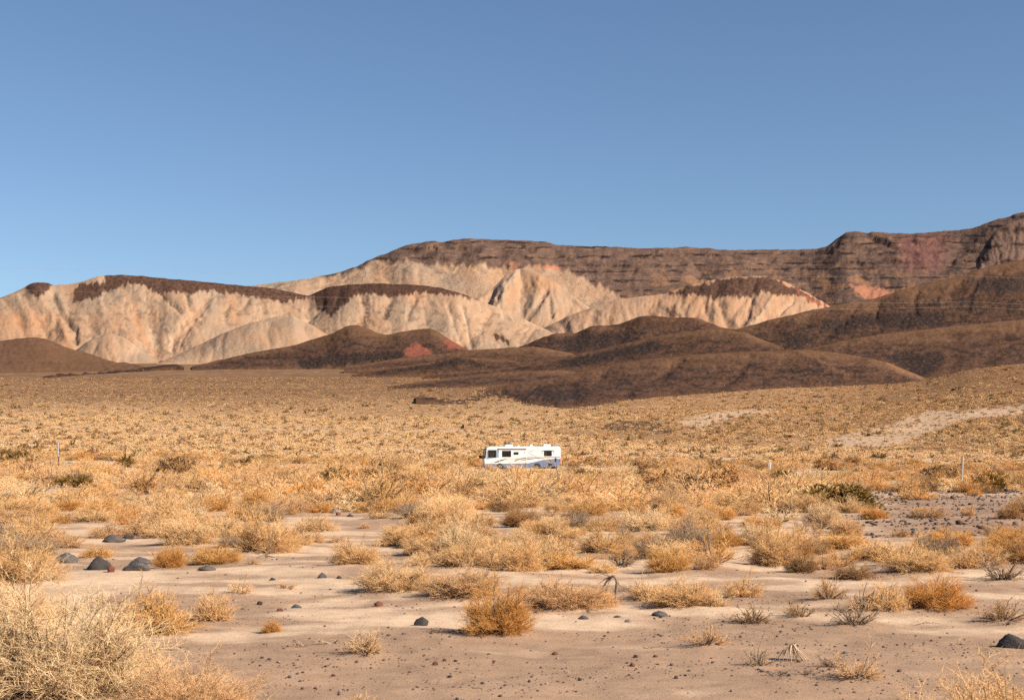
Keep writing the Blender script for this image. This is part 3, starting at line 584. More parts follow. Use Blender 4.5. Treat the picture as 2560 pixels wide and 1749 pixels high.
# ------------------------------------------------------------------ shrubs: where the photograph shows them
# centre x, foot y, width, height (photo pixels), kind, colour, label
SH = [
 (125, 1716, 480, 330, "huge", "cream", "huge pale cream shrub filling the lower left corner"),
 (25, 1600, 250, 190, "huge", "pale", "pale shrub cut by the left edge behind the huge cream shrub"),
 (30, 1452, 230, 150, "dense", "straw", "straw shrub at the left edge beside the dark rocks"),
 (462, 1775, 300, 175, "huge", "tan", "tawny twiggy shrub cut by the bottom edge, beside the huge cream shrub"),
 (385, 1572, 215, 128, "straw", "gold", "golden shrub with grey stems just right of the huge cream shrub"),
 (318, 1560, 120, 118, "sparse", "grey", "grey bare-stemmed shrub between the huge cream shrub and the golden one"),
 (535, 1548, 95, 105, "straw", "straw", "upright straw shrub on the sand right of the golden shrub"),
 (600, 1482, 72, 52, "sparse", "pale", "small pale twiggy shrub on open sand left of centre"),
 (540, 1402, 124, 58, "gold", "gold", "low rounded golden cushion shrub on a sand drift"),
 (425, 1418, 76, 76, "gold", "orange", "small orange tuft left of the low golden cushion"),
 (430, 1398, 120, 60, "sparse", "tan", "spreading tan twigs behind the small orange tuft"),
 (242, 1390, 86, 38, "straw", "gold", "small golden shrub above the big dark boulder on the left"),
 (162, 1372, 92, 56, "straw", "tan", "tan shrub with a dark hollow beside the left rocks"),
 (95, 1350, 130, 80, "straw", "straw", None), (272, 1342, 92, 50, "straw", "tan", "tan shrub right behind the red stone on the left sand"),
 (318, 1312, 60, 46, "gold", "orange", None), (470, 1356, 150, 92, "dense", "pale", "broad pale shrub behind the low golden cushion"),
 (410, 1340, 110, 66, "straw", "straw", None), (555, 1345, 110, 70, "straw", "pale", None),
 (662, 1376, 150, 104, "dense", "straw", "straw shrub standing on an exposed gnarled root"),
 (790, 1326, 110, 50, "straw", "pale", None), (788, 1355, 56, 36, "straw", "straw", None), (840, 1355, 60, 30, "sparse", "tan", None),
 (890, 1416, 136, 66, "dense", "straw", "two-lobed straw shrub just left of the shadow-casting pale shrub"),
 (628, 1415, 60, 26, "sparse", "tan", "tiny tan tuft below the gnarled root"),
 (992, 1474, 180, 92, "dense", "pale", "rounded pale shrub throwing a dark shadow onto white sand"),
 (1046, 1364, 92, 62, "gold", "gold", "golden shrub with a dark base above the rounded pale shrub"),
 (1150, 1384, 150, 90, "dense", "cream", "broad cream shrub above the centre cluster"),
 (1085, 1412, 90, 62, "straw", "tan", None), (1160, 1420, 140, 76, "straw", "straw", None), (1225, 1420, 90, 84, "straw", "pale", None),
 (1160, 1488, 190, 94, "dense", "tan", "grey-shadowed tan shrub directly behind the large orange shrub"),
 (1246, 1582, 172, 140, "gold", "orange", "large orange shrub standing alone on the sand in the centre foreground"),
 (678, 1574, 46, 36, "gold", "orange", "tiny orange tuft alone on gravel left of centre"),
 (915, 1640, 120, 84, "sparse", "pale", "dead branching shrub with a thick pale stem in the centre foreground"),
 (718, 1468, 70, 22, "sparse", "tan", "tiny grass tuft on white sand left of the rounded pale shrub"),
 (905, 1775, 130, 62, "sparse", "straw", "straw tuft cut by the bottom edge left of centre"),
 (911, 1318, 34, 18, "straw", "tan", "tiny tan shrub on the grey clearing left of centre"),
 (800, 1280, 66, 40, "straw", "orange", None), (640, 1274, 100, 72, "straw", "gold", None), (720, 1278, 120, 62, "straw", "tan", None),
 (968, 1266, 80, 46, "straw", "tan", None), (1040, 1292, 120, 60, "straw", "grey", "grey shrub at the left end of the pale bank above the clearing"), (1130, 1292, 150, 66, "straw", "pale", None),
 (1300, 1318, 90, 66, "gold", "russet", "rusty shrub right of the grey clearing"), (1250, 1274, 76, 40, "straw", "brown", None), (1345, 1308, 60, 40, "straw", "grey", None),
 (1408, 1322, 84, 62, "sparse", "russet", "upright rusty shrub right of the other rusty shrub"),
 (1594, 1300, 46, 54, "gold", "russet", "small upright rusty tuft on open sand right of centre"),
 (1302, 1428, 110, 92, "dense", "straw", "straw shrub with a rusty heart above the wide spiky shrub"), (1382, 1420, 60, 44, "straw", "pale", None), (1378, 1378, 130, 62, "straw", "russet", None),
 (1500, 1326, 80, 46, "straw", "straw", None), (1515, 1378, 140, 78, "dense", "straw", "straw shrub with grey lower stems above the dead grey brush"),
 (1556, 1410, 96, 50, "dead", "grey", "dead grey brush above the bent dead branch"),
 (1672, 1428, 116, 74, "gold", "gold", "bright yellow shrub in the middle of the right-hand cluster"), (1762, 1426, 76, 62, "straw", "tan", None),
 (1418, 1516, 220, 96, "dense", "tan", "wide spiky tan shrub left of the bent dead branch"), (1505, 1517, 70, 60, "straw", "gold", "small golden shrub touching the bent dead branch"),
 (1612, 1492, 100, 58, "straw", "pale", "pale shrub right of the bent dead branch"),
 (1712, 1508, 176, 82, "dense", "straw", "round straw shrub shaded on its left, right of the bent dead branch"), (1790, 1520, 66, 50, "sparse", "pale", None),
 (1858, 1489, 90, 68, "straw", "straw", "small round straw shrub on open sand right of centre"),
 (1710, 1332, 100, 72, "straw", "straw", None), (1680, 1296, 70, 46, "gold", "gold", None), (1800, 1298, 84, 46, "gold", "gold", "golden shrub casting a shadow on a sand bank right of centre"), (1862, 1287, 46, 30, "straw", "tan", None),
 (1768, 1614, 130, 68, "sparse", "tan", "sparse fan-shaped twigs on sand in the right foreground"), (1885, 1556, 120, 58, "dead", "brown", "dark sparse brush behind the fan-shaped twigs"),
 (1895, 1660, 90, 66, "dead", "grey", "dark dead brush just left of the bleached stump"),
 (1935, 1410, 140, 104, "dense", "straw", "tall straw shrub with a dark base right of centre"),
 (2000, 1338, 48, 58, "sparse", "brown", None), (2044, 1342, 46, 58, "sparse", "tan", None), (2104, 1324, 60, 56, "sparse", "straw", None),
 (2118, 1368, 116, 50, "gold", "gold", "flat golden shrub at the edge of the stony field"), (2046, 1382, 72, 36, "straw", "brown", None),
 (2186, 1295, 66, 40, "gold", "orange", "round orange cushion shrub on the dark stony field"),
 (2320, 1292, 96, 42, "straw", "tan", "tan shrub with a dark shadow under it on the stony field"), (2420, 1288, 40, 36, "straw", "straw", None), (2528, 1292, 76, 46, "straw", "russet", "rusty shrub at the right edge on the stony field"),
 (2298, 1426, 160, 76, "dense", "straw", "broad straw shrub with a dark underside above the fan-shaped orange shrub"), (2408, 1418, 92, 78, "straw", "straw", "straw shrub joined to the right of the dark-bottomed shrub"), (2378, 1362, 120, 40, "gold", "gold", "low yellow shrub behind the dark-bottomed shrub"),
 (2056, 1420, 76, 48, "straw", "tan", None), (2138, 1440, 110, 56, "straw", "brown", "brown shrub above the rusty upright shrub at right"),
 (2072, 1503, 96, 84, "sparse", "russet", "rusty upright shrub casting a shadow to its left"), (2158, 1530, 120, 78, "dead", "tan", None), (2216, 1530, 104, 92, "straw", "straw", "straw shrub between the rusty shrub and the fan-shaped orange shrub"),
 (2344, 1520, 164, 90, "gold", "orange", "fan-shaped orange shrub with bare stems at its foot on the right"),
 (2512, 1448, 124, 80, "dead", "grey", "dark-stemmed half-dead shrub at the right edge"), (2520, 1392, 80, 40, "straw", "straw", None),
 (2510, 1554, 130, 72, "sparse", "brown", "thin brown brush at the right edge above the dark boulder"),
 (2140, 1560, 130, 62, "dead", "grey", "tangle of dead grey roots on a sand drift at right"), (2004, 1544, 96, 46, "dead", "brown", "flat dead brush left of the dead grey roots"),
 (2142, 1694, 140, 92, "sparse", "tan", "sparse upright pale twigs in the right foreground"), (2080, 1668, 70, 40, "dead", "grey", "dead grey brush between the bleached stump and the upright pale twigs"),
 (2360, 1345, 50, 30, "sparse", "russet", None), (2480, 1340, 70, 40, "sparse", "brown", None), (2250, 1345, 60, 30, "sparse", "russet", None),
 (355, 1236, 96, 62, "creosote", "russet", "large rusty-topped open bush left of the motorhome"),
 (192, 1202, 118, 38, "straw", "grey", "grey dome shrub beside the left sign post"),
 (312, 1170, 70, 42, "creosote", "olive", "dark olive bush right of the left sign post"), (572, 1188, 66, 52, "creosote", "brown", "open brown bush midway between left sign post and motorhome"),
 (840, 1208, 88, 44, "creosote", "olive", "yellow-green bush left of the motorhome"), (945, 1184, 66, 46, "creosote", "brown", "brown twiggy bush left of the motorhome nose"),
 (1086, 1206, 84, 26, "straw", "grey", "low grey-brown shrub in front of the motorhome nose"), (1228, 1181, 36, 24, "gold", "tan", "small tan shrub right under the motorhome front"), (1264, 1192, 54, 26, "creosote", "olive", "dark bush in front of the motorhome front wheel"),
 (1437, 1192, 76, 32, "creosote", "brown", "dark brown bush just behind the motorhome tail"), (1788, 1180, 48, 40, "creosote", "olive", "dark open bush right of the motorhome"),
 (1655, 1202, 96, 50, "straw", "straw", None), (1768, 1200, 80, 34, "straw", "straw", None), (2440, 1204, 50, 26, "creosote", "brown", "dark bush at the foot of the bare right post"),
 (1560, 1196, 80, 36, "straw", "pale", None), (1320, 1190, 120, 30, "straw", "pale", "pale bank of scrub hiding the motorhome rear wheel"),
 (170, 1242, 40, 26, "gold", "orange", None), (280, 1252, 90, 44, "straw", "tan", None), (545, 1276, 90, 66, "straw", "gold", "bushy golden shrub with a dark heart left of centre"),
 (60, 1292, 150, 74, "dense", "straw", None), (175, 1276, 70, 40, "gold", "orange", None), (230, 1300, 120, 52, "straw", "pale", None),
 (2060, 1212, 40, 20, "gold", "orange", None), (2062, 1186, 44, 14, "straw", "brown", None),
]
CLOSE = (2540, 10.5)     # the blurred shrub near the lens at lower right
HUMS = []
PLACED = []             # [x, y, z, w, h, kind, colour, label, px, py]
def put(px, py, wp, hp, kind, colr, label):
    hh = 0.0; xy = hit(px, py)
    for _ in range(2):
        d = xy[1]; w = wp * d / FPX
        hh = 0.055 * w if d < 70 else 0.0
        x2 = hit(px, py + hh * 0.8 * FPX / d)
        xy = x2 or xy
    x, y = xy
    w, h = wp * y / FPX, hp * y / FPX
    if y < 75: HUM.append((x, y + 0.05 * w, w * 0.62, hh))
    PLACED.append([x, y, w, h, kind, colr, label, px, py])
for s in SH: put(*s)
n_hand = len(PLACED)
# smaller shrubs that fill the scrub belt between the hand-placed ones
r2 = np.random.default_rng(99)
OPEN = [[(730, 1285), (900, 1285), (1010, 1310), (900, 1345), (760, 1340)], [(1120, 1290), (1240, 1285), (1270, 1330), (1150, 1330)], [(160, 1270), (260, 1275), (240, 1300), (120, 1300)],
        [(1600, 1270), (1660, 1275), (1640, 1310), (1590, 1310)], [(2110, 1236), (2560, 1228), (2560, 1345), (2180, 1345), (2080, 1300)], [(950, 1225), (1030, 1225), (1000, 1250), (940, 1245)]]
CLUMP = [[(330, 1290), (760, 1285), (740, 1375), (380, 1372)], [(950, 1285), (1470, 1285), (1440, 1425), (1020, 1425)], [(1440, 1285), (1840, 1285), (1800, 1432), (1480, 1432)], [(1860, 1285), (2240, 1300), (2220, 1445), (1900, 1420)], [(-20, 1285), (200, 1285), (150, 1385), (-20, 1400)], [(2200, 1340), (2580, 1340), (2580, 1425), (2220, 1425)]]
inside = lambda px, py, ps: any(poly_dist(np.array([px]), np.array([py]), p)[0] < 0 for p in ps)
tries = 0
while len(PLACED) < 292 and tries < 20000:
    tries += 1
    px = r2.uniform(-20, 2580); py = r2.uniform(1262, 1432)
    if py > 1300 and not inside(px, py, CLUMP): continue
    if inside(px, py, OPEN) and r2.random() < 0.95: continue
    xy = hit(px, py); d = xy[1]
    w = r2.choice([0.8, 1.1, 1.4, 1.8]) * r2.uniform(0.8, 1.2) * (1 if py < 1320 else 0.72)
    if any((xy[0] - p[0]) ** 2 + (xy[1] - p[1]) ** 2 < (0.36 * (w + p[2])) ** 2 for p in PLACED): continue
    east = sstep(1500, 2200, px)
    cs = ["pale", "straw", "straw", "tan", "gold", "cream", "pale", "grey"] if r2.random() > east * 0.6 else ["straw", "gold", "russet", "tan", "brown", "orange"]
    kd = r2.choice(["straw", "straw", "dense", "gold", "sparse"])
    put(px, py, w * FPX / d, w * r2.uniform(0.42, 0.64) * FPX / d, str(kd), str(r2.choice(cs)), None)
# ------------------------------------------------------------------ ground sheet
def ground_color(x, y):
    r = np.abs(y)
    k = fbm(x / 2.6, y / 1.5, 4, 201)
    k2 = fbm(x / 9.0, y / 6.0, 3, 205)
    sand = np.array((0.57, 0.415, 0.29)); crust = np.array((0.355, 0.236, 0.160))
    near = lerp3(crust, sand, sstep(-0.10, 0.50, k + 0.55 * k2 + 0.2 * sstep(17, 24, r) - 0.55 * sstep(20, 16.5, r)))
    hz = np.zeros(np.shape(x))
    m = (r < 75)
    hz[m] = sstep(0.02, 0.10, hum_z(x[m], y[m]))
    near = lerp3(near, sand * 1.04, 0.85 * hz)
    # stony dark field on the right
    X = x / np.maximum(r, 1)
    st = sstep(0.235, 0.275, X + 0.03 * perlin(x / 4., y / 8., 211)) * sstep(34, 42, r) * sstep(95, 75, r)
    near = lerp3(near, np.array((0.27, 0.175, 0.125)), 0.75 * st)
    mid = lerp3(np.array((0.56, 0.40, 0.27)), np.array((0.47, 0.32, 0.205)), np.clip(0.5 + fbm(x / 30., y / 50., 3, 215), 0, 1))
    farp = lerp3(np.array((0.45, 0.29, 0.160)), np.array((0.37, 0.225, 0.120)), np.clip(0.5 + fbm(x / 120., y / 300., 4, 219), 0, 1))
    vfar = lerp3(np.array((0.165, 0.094, 0.054)), np.array((0.215, 0.125, 0.072)), np.clip(0.5 + 1.2 * fbm(x / 300., y / 160., 4, 223), 0, 1))
    c = lerp3(near, mid, sstep(60, 150, r))
    c = lerp3(c, farp, sstep(420, 800, r))
    c = lerp3(c, vfar, sstep(640, 1250, r + 160 * fbm(x / 140., y / 260., 3, 227)))
    return c * 0.86
def build_ground():
    th_in = np.linspace(-0.375, 0.375, 500)
    th_out = np.concatenate([np.linspace(0.40, 0.6, 8), np.linspace(0.66, pi, 30)])
    th = np.concatenate([-th_out[::-1], th_in, th_out])
    r = np.concatenate([[0.6, 2.0, 4.0], np.exp(np.linspace(math.log(6.0), math.log(90.0), 360)), np.exp(np.linspace(math.log(91.5), math.log(3300.0), 200)), [4200, 6000, 9000, 15000, 30000]])
    T, R = np.meshgrid(th, r)
    x = R * np.sin(T); y = R * np.cos(T)
    front = np.abs(T) < 0.42
    z = np.zeros_like(x)
    xf, yf = x[front], y[front]
    near = np.hypot(xf, yf) < 80
    zz = base_z(xf, yf) + fine_z(xf, yf)
    zz[near] += hum_z(xf[near], yf[near])
    z[front] = zz
    # outside the view the plain goes on at the height of the nearest visible azimuth
    edge_l = np.argmax(front[5]); edge_r = len(th) - 1 - np.argmax(front[5][::-1])
    for j in range(len(th)):
        if not front[5, j]:
            src = edge_l if j < edge_l else edge_r
            w = 1 - sstep(0.45, 1.4, abs(th[j]))
            z[:, j] = z[:, src] * w
    z[r > 3500] = z[r > 3500] * 0.3
    c = ground_color(x.ravel(), np.abs(y).ravel() + 0 * x.ravel())
    m, n, l, b = mat_new("desert_floor")
    pos = n.new("ShaderNodeNewGeometry").outputs["Position"]
    at = nd(n, "ShaderNodeAttribute", attribute_name="Col").outputs["Color"]
    far = nd(n, "ShaderNodeAttribute", attribute_name="far").outputs["Fac"]
    g1 = maprange(n, l, noise(n, l, pos, 60.0, 3, 0.7), 0.25, 0.75, 0.78, 1.22)
    g2 = maprange(n, l, noise(n, l, pos, 3.0, 5, 0.6), 0.3, 0.7, 0.86, 1.14)
    g3 = maprange(n, l, noise(n, l, pos, 0.35, 5, 0.65), 0.3, 0.7, 0.86, 1.14)
    a1 = nd(n, "ShaderNodeMath", operation='MULTIPLY'); l.new(g1, a1.inputs[0]); l.new(g2, a1.inputs[1])
    a2 = nd(n, "ShaderNodeMath", operation='MULTIPLY'); l.new(a1.outputs[0], a2.inputs[0]); l.new(g3, a2.inputs[1])
    sc = nd(n, "ShaderNodeVectorMath", operation='SCALE'); l.new(at, sc.inputs[0]); l.new(a2.outputs[0], sc.inputs["Scale"])
    grit = maprange(n, l, noise(n, l, pos, 26.0, 2, 0.5), 0.63, 0.70, 0.0, 0.55)
    c1 = mixc(n, l, sc.outputs[0], (0.12, 0.075, 0.055), grit)
    # brush too far off to tell apart: dark and light flecks
    fk = maprange(n, l, noise(n, l, pos, 0.06, 6, 0.8), 0.48, 0.60, 0.0, 0.75)
    fm = nd(n, "ShaderNodeMath", operation='MULTIPLY'); l.new(fk, fm.inputs[0]); l.new(far, fm.inputs[1])
    c2 = mixc(n, l, c1, (0.115, 0.062, 0.034), fm.outputs[0])
    fk2 = maprange(n, l, noise(n, l, pos, 0.05, 6, 0.8), 0.54, 0.64, 0.0, 0.7)
    fm2 = nd(n, "ShaderNodeMath", operation='MULTIPLY'); l.new(fk2, fm2.inputs[0]); l.new(far, fm2.inputs[1])
    c3 = mixc(n, l, c2, (0.40, 0.25, 0.135), fm2.outputs[0])
    l.new(c3, b.inputs["Base Color"])
    b.inputs["Roughness"].default_value = 1.0; b.inputs["Specular IOR Level"].default_value = 0.05
    bp = n.new("ShaderNodeBump"); bp.inputs["Strength"].default_value = 0.6; bp.inputs["Distance"].default_value = 0.02
    l.new(noise(n, l, pos, 22.0, 6, 0.7), bp.inputs["Height"]); l.new(bp.outputs[0], b.inputs["Normal"])
    me = make_mesh("ground", np.stack([x, y, z], -1).reshape(-1, 3), grid_faces(len(r), len(th)), (m,), True, c, None, {"far": ('FLOAT', sstep(800, 1500, np.abs(y).ravel()).astype(np.float32))})
    return link("ground", me, label="pale sandy desert floor with gravel patches and drifts", category="ground", kind="structure")
build_ground()
# ------------------------------------------------------------------ shrubs: objects with their own labels
def get_mesh(kind, i, near):
    e = KIND[kind][i]
    dead = kind == "dead"
    cm = M_TWIG
    if near:
        if e[1] is None:
            e[1] = twig_mesh("stems", [(p, 0) for p, m in e[0] if m == 0], (M_DEAD if dead else M_STEM,))
            e[2] = twig_mesh("crown", [(p, 0) for p, m in e[0] if m == 1], (cm,))
        return e[1], e[2]
    if e[3] is None:
        e[3] = twig_mesh("shrub", e[0], (M_DEAD if dead else M_STEM, cm))
    return e[3]
MARKS = [("huge cream shrub", 120, 1680), ("dark rocks on the left", 280, 1405), ("left sign post", 143, 1168), ("rusty-topped open bush", 355, 1230), ("yellow-green bush", 840, 1205),
         ("motorhome", 1305, 1180), ("bare right post", 2405, 1215), ("round orange cushion", 2186, 1292), ("low golden cushion", 540, 1400), ("rounded pale shrub", 992, 1472),
         ("large orange shrub", 1246, 1580), ("bent dead branch", 1543, 1512), ("fan-shaped orange shrub", 2344, 1518), ("bleached stump", 1980, 1655), ("bright yellow shrub", 1672, 1426),
         ("grey clearing", 830, 1318), ("gnarled root", 665, 1385), ("big brown boulder", 2072, 1260), ("dark rocks right of centre", 1740, 1245), ("small white marker", 1925, 1175), ("red stone on scrub belt", 348, 1236)]
KW = {"huge": "shrub", "straw": "scrub bush", "dense": "shrub", "gold": "cushion shrub", "sparse": "twiggy shrub", "dead": "dead brush", "creosote": "open bush"}
CW = {"cream": "cream", "pale": "pale", "straw": "straw-coloured", "gold": "golden", "orange": "orange", "tan": "tan", "brown": "brown", "grey": "grey", "olive": "olive", "russet": "rusty"}
def rel(px, py, m):
    dx, dy = px - m[1], py - m[2]
    a = abs(dx); b_ = abs(dy) * 2.2
    if a < 14 and b_ < 14: return "at"
    if a > 2.4 * b_: return "left of" if dx < 0 else "right of"
    v = "behind" if dy < 0 else "in front of"
    if b_ > 2.4 * a: return v
    return v + (" and left of" if dx < 0 else " and right of")
used_labels = {p[6]: 1 for p in PLACED if p[6]}
def auto_label(p):
    x, y, w, h, kind, colr, _, px, py = p
    size = "small" if w < 1.0 else ("broad" if w > 1.75 else "")
    if h / w > 0.72: size = "upright"
    core = " ".join(t for t in (size, CW[colr], KW[kind]) if t)
    ms = sorted(MARKS, key=lambda m: math.hypot(px - m[1], 2.2 * (py - m[2])))
    c = [f"{core} {rel(px, py, ms[0])} the {ms[0][0]}", f"{core} close {rel(px, py, ms[0])} the {ms[0][0]}" if "behind" not in rel(px, py, ms[0]) else f"{core} a little way {rel(px, py, ms[0])} the {ms[0][0]}",
         f"{core} {rel(px, py, ms[1])} the {ms[1][0]}", f"{core} {rel(px, py, ms[0])} the {ms[0][0]}, {rel(px, py, ms[1]).split(' and')[0]} the {ms[1][0]}",
         f"{core} {rel(px, py, ms[2])} the {ms[2][0]}", f"{core} {rel(px, py, ms[1])} the {ms[1][0]}, {rel(px, py, ms[2]).split(' and')[0]} the {ms[2][0]}"]
    for t in c:
        if t not in used_labels and len(t.split()) <= 16:
            used_labels[t] = 1; return t
    t = c[0]
    for o in ("second", "third", "fourth", "fifth", "sixth"):
        t2 = f"{o} {core} {rel(px, py, ms[0])} the {ms[0][0]}"
        if t2 not in used_labels and len(t2.split()) <= 16:
            used_labels[t2] = 1; return t2
    return t
GROUPN = {"huge": "large dry shrubs on the sand", "straw": "dry scrub bushes on the sand", "dense": "large dry shrubs on the sand", "gold": "golden cushion shrubs", "sparse": "sparse twiggy shrubs", "dead": "dead brush on the sand", "creosote": "open desert bushes by the road"}
rs = np.random.default_rng(5)
ORDER = sorted(range(len(PLACED)), key=lambda i: -PLACED[i][8])
for i in ORDER:
    p = PLACED[i]
    x, y, w, h, kind, colr, label, px, py = p
    kk = kind
    v = int(rs.integers(len(KIND[kk])))
    label = label or auto_label(p)
    z = float(ground_z(np.array([x]), np.array([y]))[0]) - 0.015
    cat = {"dead": "dead shrub", "creosote": "bush"}.get(kind, "shrub")
    c = np.array(PAL[colr]) * rs.uniform(0.93, 1.07)
    col4 = (*np.clip(c, 0, 1), 1.0)
    nmk = {"dead": "dead_shrub", "creosote": "desert_bush", "gold": "cushion_shrub", "sparse": "twiggy_shrub"}.get(kind, "dry_shrub")
    rz = float(rs.uniform(0, 2 * pi)); dpt = float(rs.uniform(0.85, 1.1))
    e = empty(nmk, (x, y, z), label, cat, GROUPN[kind], rz)
    e.scale = (w, w * dpt, h * 1.06)
    sm, cm = get_mesh(kk, v, True)
    link("stems", sm, e).color = col4
    link("crown", cm, e).color = col4
# blurred shrub close to the camera, lower right corner
X, S = pix2dir(CLOSE[0], 1800)
xc, yc = float(X) * CLOSE[1], CLOSE[1]
e = empty("dry_shrub", (xc, yc, float(ground_z(np.array([xc]), np.array([yc]))[0]) - 0.02), "out-of-focus straw shrub close to the camera in the lower right corner", "shrub", GROUPN["dense"])
hh_ = HC + float(pix2dir(CLOSE[0], 1622)[1]) * yc - e.location.z
e.scale = (1.3, 1.1, hh_ * 1.10)
for nm, me in zip(("stems", "crown"), get_mesh("huge", 0, True)):
    link(nm, me, e).color = (*PAL["straw"], 1)
# ------------------------------------------------------------------ masses nobody could count: far scrub, gravel
def scatter(name, variants, P, scl, rot, vid, tint, mats, **props):
    """one object: its mesh holds the clump shapes and the points they stand on"""
    Vs, Fs, Ts, Ms, Id, o = [], [], [], [], [], 0
    for i, parts in enumerate(variants):
        V, F, T, M = join(parts)
        Vs.append(V); Fs.append(F + o); Ts.append(T); Ms.append(M); Id.append(np.full(len(V), i)); o += len(V)
    nv = o; n = len(P)
    V = np.concatenate(Vs + [P]); Id = np.concatenate(Id + [100 + vid]).astype(np.int32)
    pad = lambda a, k: np.concatenate([np.zeros((nv, k)), a])
    tn = np.concatenate(Ts + [np.ones(n)]).astype(np.float32)
    me = make_mesh(name, V, np.concatenate(Fs), mats, False, None, np.concatenate(Ms), {"tone": ('FLOAT', tn), "vid": ('INT', Id),
         "rot": ('FLOAT', pad(rot[:, None], 1).astype(np.float32)), "sx": ('FLOAT', pad(scl[:, :1], 1).astype(np.float32)), "sy": ('FLOAT', pad(scl[:, 1:2], 1).astype(np.float32)), "sz": ('FLOAT', pad(scl[:, 2:], 1).astype(np.float32)),
         "tint": ('FLOAT_COLOR', np.concatenate([pad(tint, 3), np.ones((nv + n, 1))], 1).astype(np.float32))})
    g = bpy.data.node_groups.new(name + "_layout", 'GeometryNodeTree')
    g.interface.new_socket("Geometry", in_out='INPUT', socket_type='NodeSocketGeometry')
    g.interface.new_socket("Geometry", in_out='OUTPUT', socket_type='NodeSocketGeometry')
    N, L = g.nodes, g.links
    gi, go = N.new("NodeGroupInput"), N.new("NodeGroupOutput")
    def attr(nm, ty):
        a = N.new("GeometryNodeInputNamedAttribute"); a.data_type = ty; a.inputs["Name"].default_value = nm
        return [s for s in a.outputs if s.enabled and s.name == "Attribute"][0]
    vida = attr("vid", 'INT')
    def sep(k):
        c = N.new("FunctionNodeCompare"); c.data_type = 'INT'; c.operation = 'EQUAL'
        ins = [s for s in c.inputs if s.enabled]
        L.new(vida, ins[0]); ins[1].default_value = k
        s = N.new("GeometryNodeSeparateGeometry"); s.domain = 'POINT'
        L.new(gi.outputs[0], s.inputs[0]); L.new([x for x in c.outputs if x.enabled][0], s.inputs[1])
        return s.outputs[0]
    cs = N.new("ShaderNodeCombineXYZ"); L.new(attr("sx", 'FLOAT'), cs.inputs[0]); L.new(attr("sy", 'FLOAT'), cs.inputs[1]); L.new(attr("sz", 'FLOAT'), cs.inputs[2])
    cr = N.new("ShaderNodeCombineXYZ"); L.new(attr("rot", 'FLOAT'), cr.inputs[2])
    er = N.new("FunctionNodeEulerToRotation"); L.new(cr.outputs[0], er.inputs[0])
    jn = N.new("GeometryNodeJoinGeometry")
    for i in range(len(variants)):
        ip = N.new("GeometryNodeInstanceOnPoints")
        L.new(sep(100 + i), ip.inputs["Points"]); L.new(sep(i), ip.inputs["Instance"])
        L.new(er.outputs[0], ip.inputs["Rotation"]); L.new(cs.outputs[0], ip.inputs["Scale"])
        L.new(ip.outputs[0], jn.inputs[0])
    L.new(jn.outputs[0], go.inputs[0])
    o = link(name, me, **props)
    md = o.modifiers.new("layout", 'NODES'); md.node_group = g
    return o
from mathutils.bvhtree import BVHTree
def bvh_of(o):
    me = o.data; n = len(me.vertices); v = np.zeros(n * 3); me.vertices.foreach_get("co", v)
    f = np.zeros(len(me.polygons) * 4, np.int32); me.loops.foreach_get("vertex_index", f)
    return BVHTree.FromPolygons([tuple(x) for x in v.reshape(-1, 3)], [tuple(x) for x in f.reshape(-1, 4)])
FAN = bvh_of(bpy.data.objects["sandy_fan"])
def surf_z(x, y):
    z = ground_z(x, y)
    dn = Vector((0, 0, -1))
    for i in np.where((y > 300) & (x > -60))[0]:
        h = FAN.ray_cast(Vector((x[i], y[i], 600.0)), dn)[0]
        if h is not None and h.z > z[i]: z[i] = h.z
    return z
ROAD = [(-160, 196), (-72, 201), (0, 204.5), (30, 203.5), (60, 199), (90, 191), (140, 176)]
def road_y(x):
    return np.interp(x, *zip(*ROAD))
def fan_pts(n, d0, d1, r, pw=2.0):
    d = (r.random(n) * (d1 ** pw - d0 ** pw) + d0 ** pw) ** (1 / pw)
    t = r.uniform(-0.385, 0.385, n)
    return d * t, d
def pal_mix(names, n, r, jit=0.08):
    a = np.array([PAL[k] for k in names])[r.integers(len(names), size=n)]
    return a * r.normal(1, jit, (n, 1)) * r.normal(1, 0.012, (n, 3))
M_TWIG_I = twig_mat("scrub_twigs", True)
M_STEM_I = twig_mat("scrub_stems", False, (0.30, 0.21, 0.14))
SAND_PATCH = [np.array(p, float) for p in ([(1690, 1052), (1760, 1034), (1850, 1022), (1960, 1022), (1930, 1030), (1860, 1040), (1790, 1058), (1740, 1068)], [(2060, 1100), (2150, 1078), (2230, 1060), (2280, 1040), (2330, 1026), (2440, 1024), (2560, 1016), (2560, 1034), (2400, 1050), (2330, 1082), (2240, 1110), (2120, 1118)])]
def to_pix(x, y, z):
    X, S = x / y, (z - HC) / y
    v = (S * cos(PITCH) - sin(PITCH)) / (cos(PITCH) + S * sin(PITCH))
    den = cos(PITCH) - v * sin(PITCH)
    return 1280 + FPX * X * den, 874.5 - FPX * v
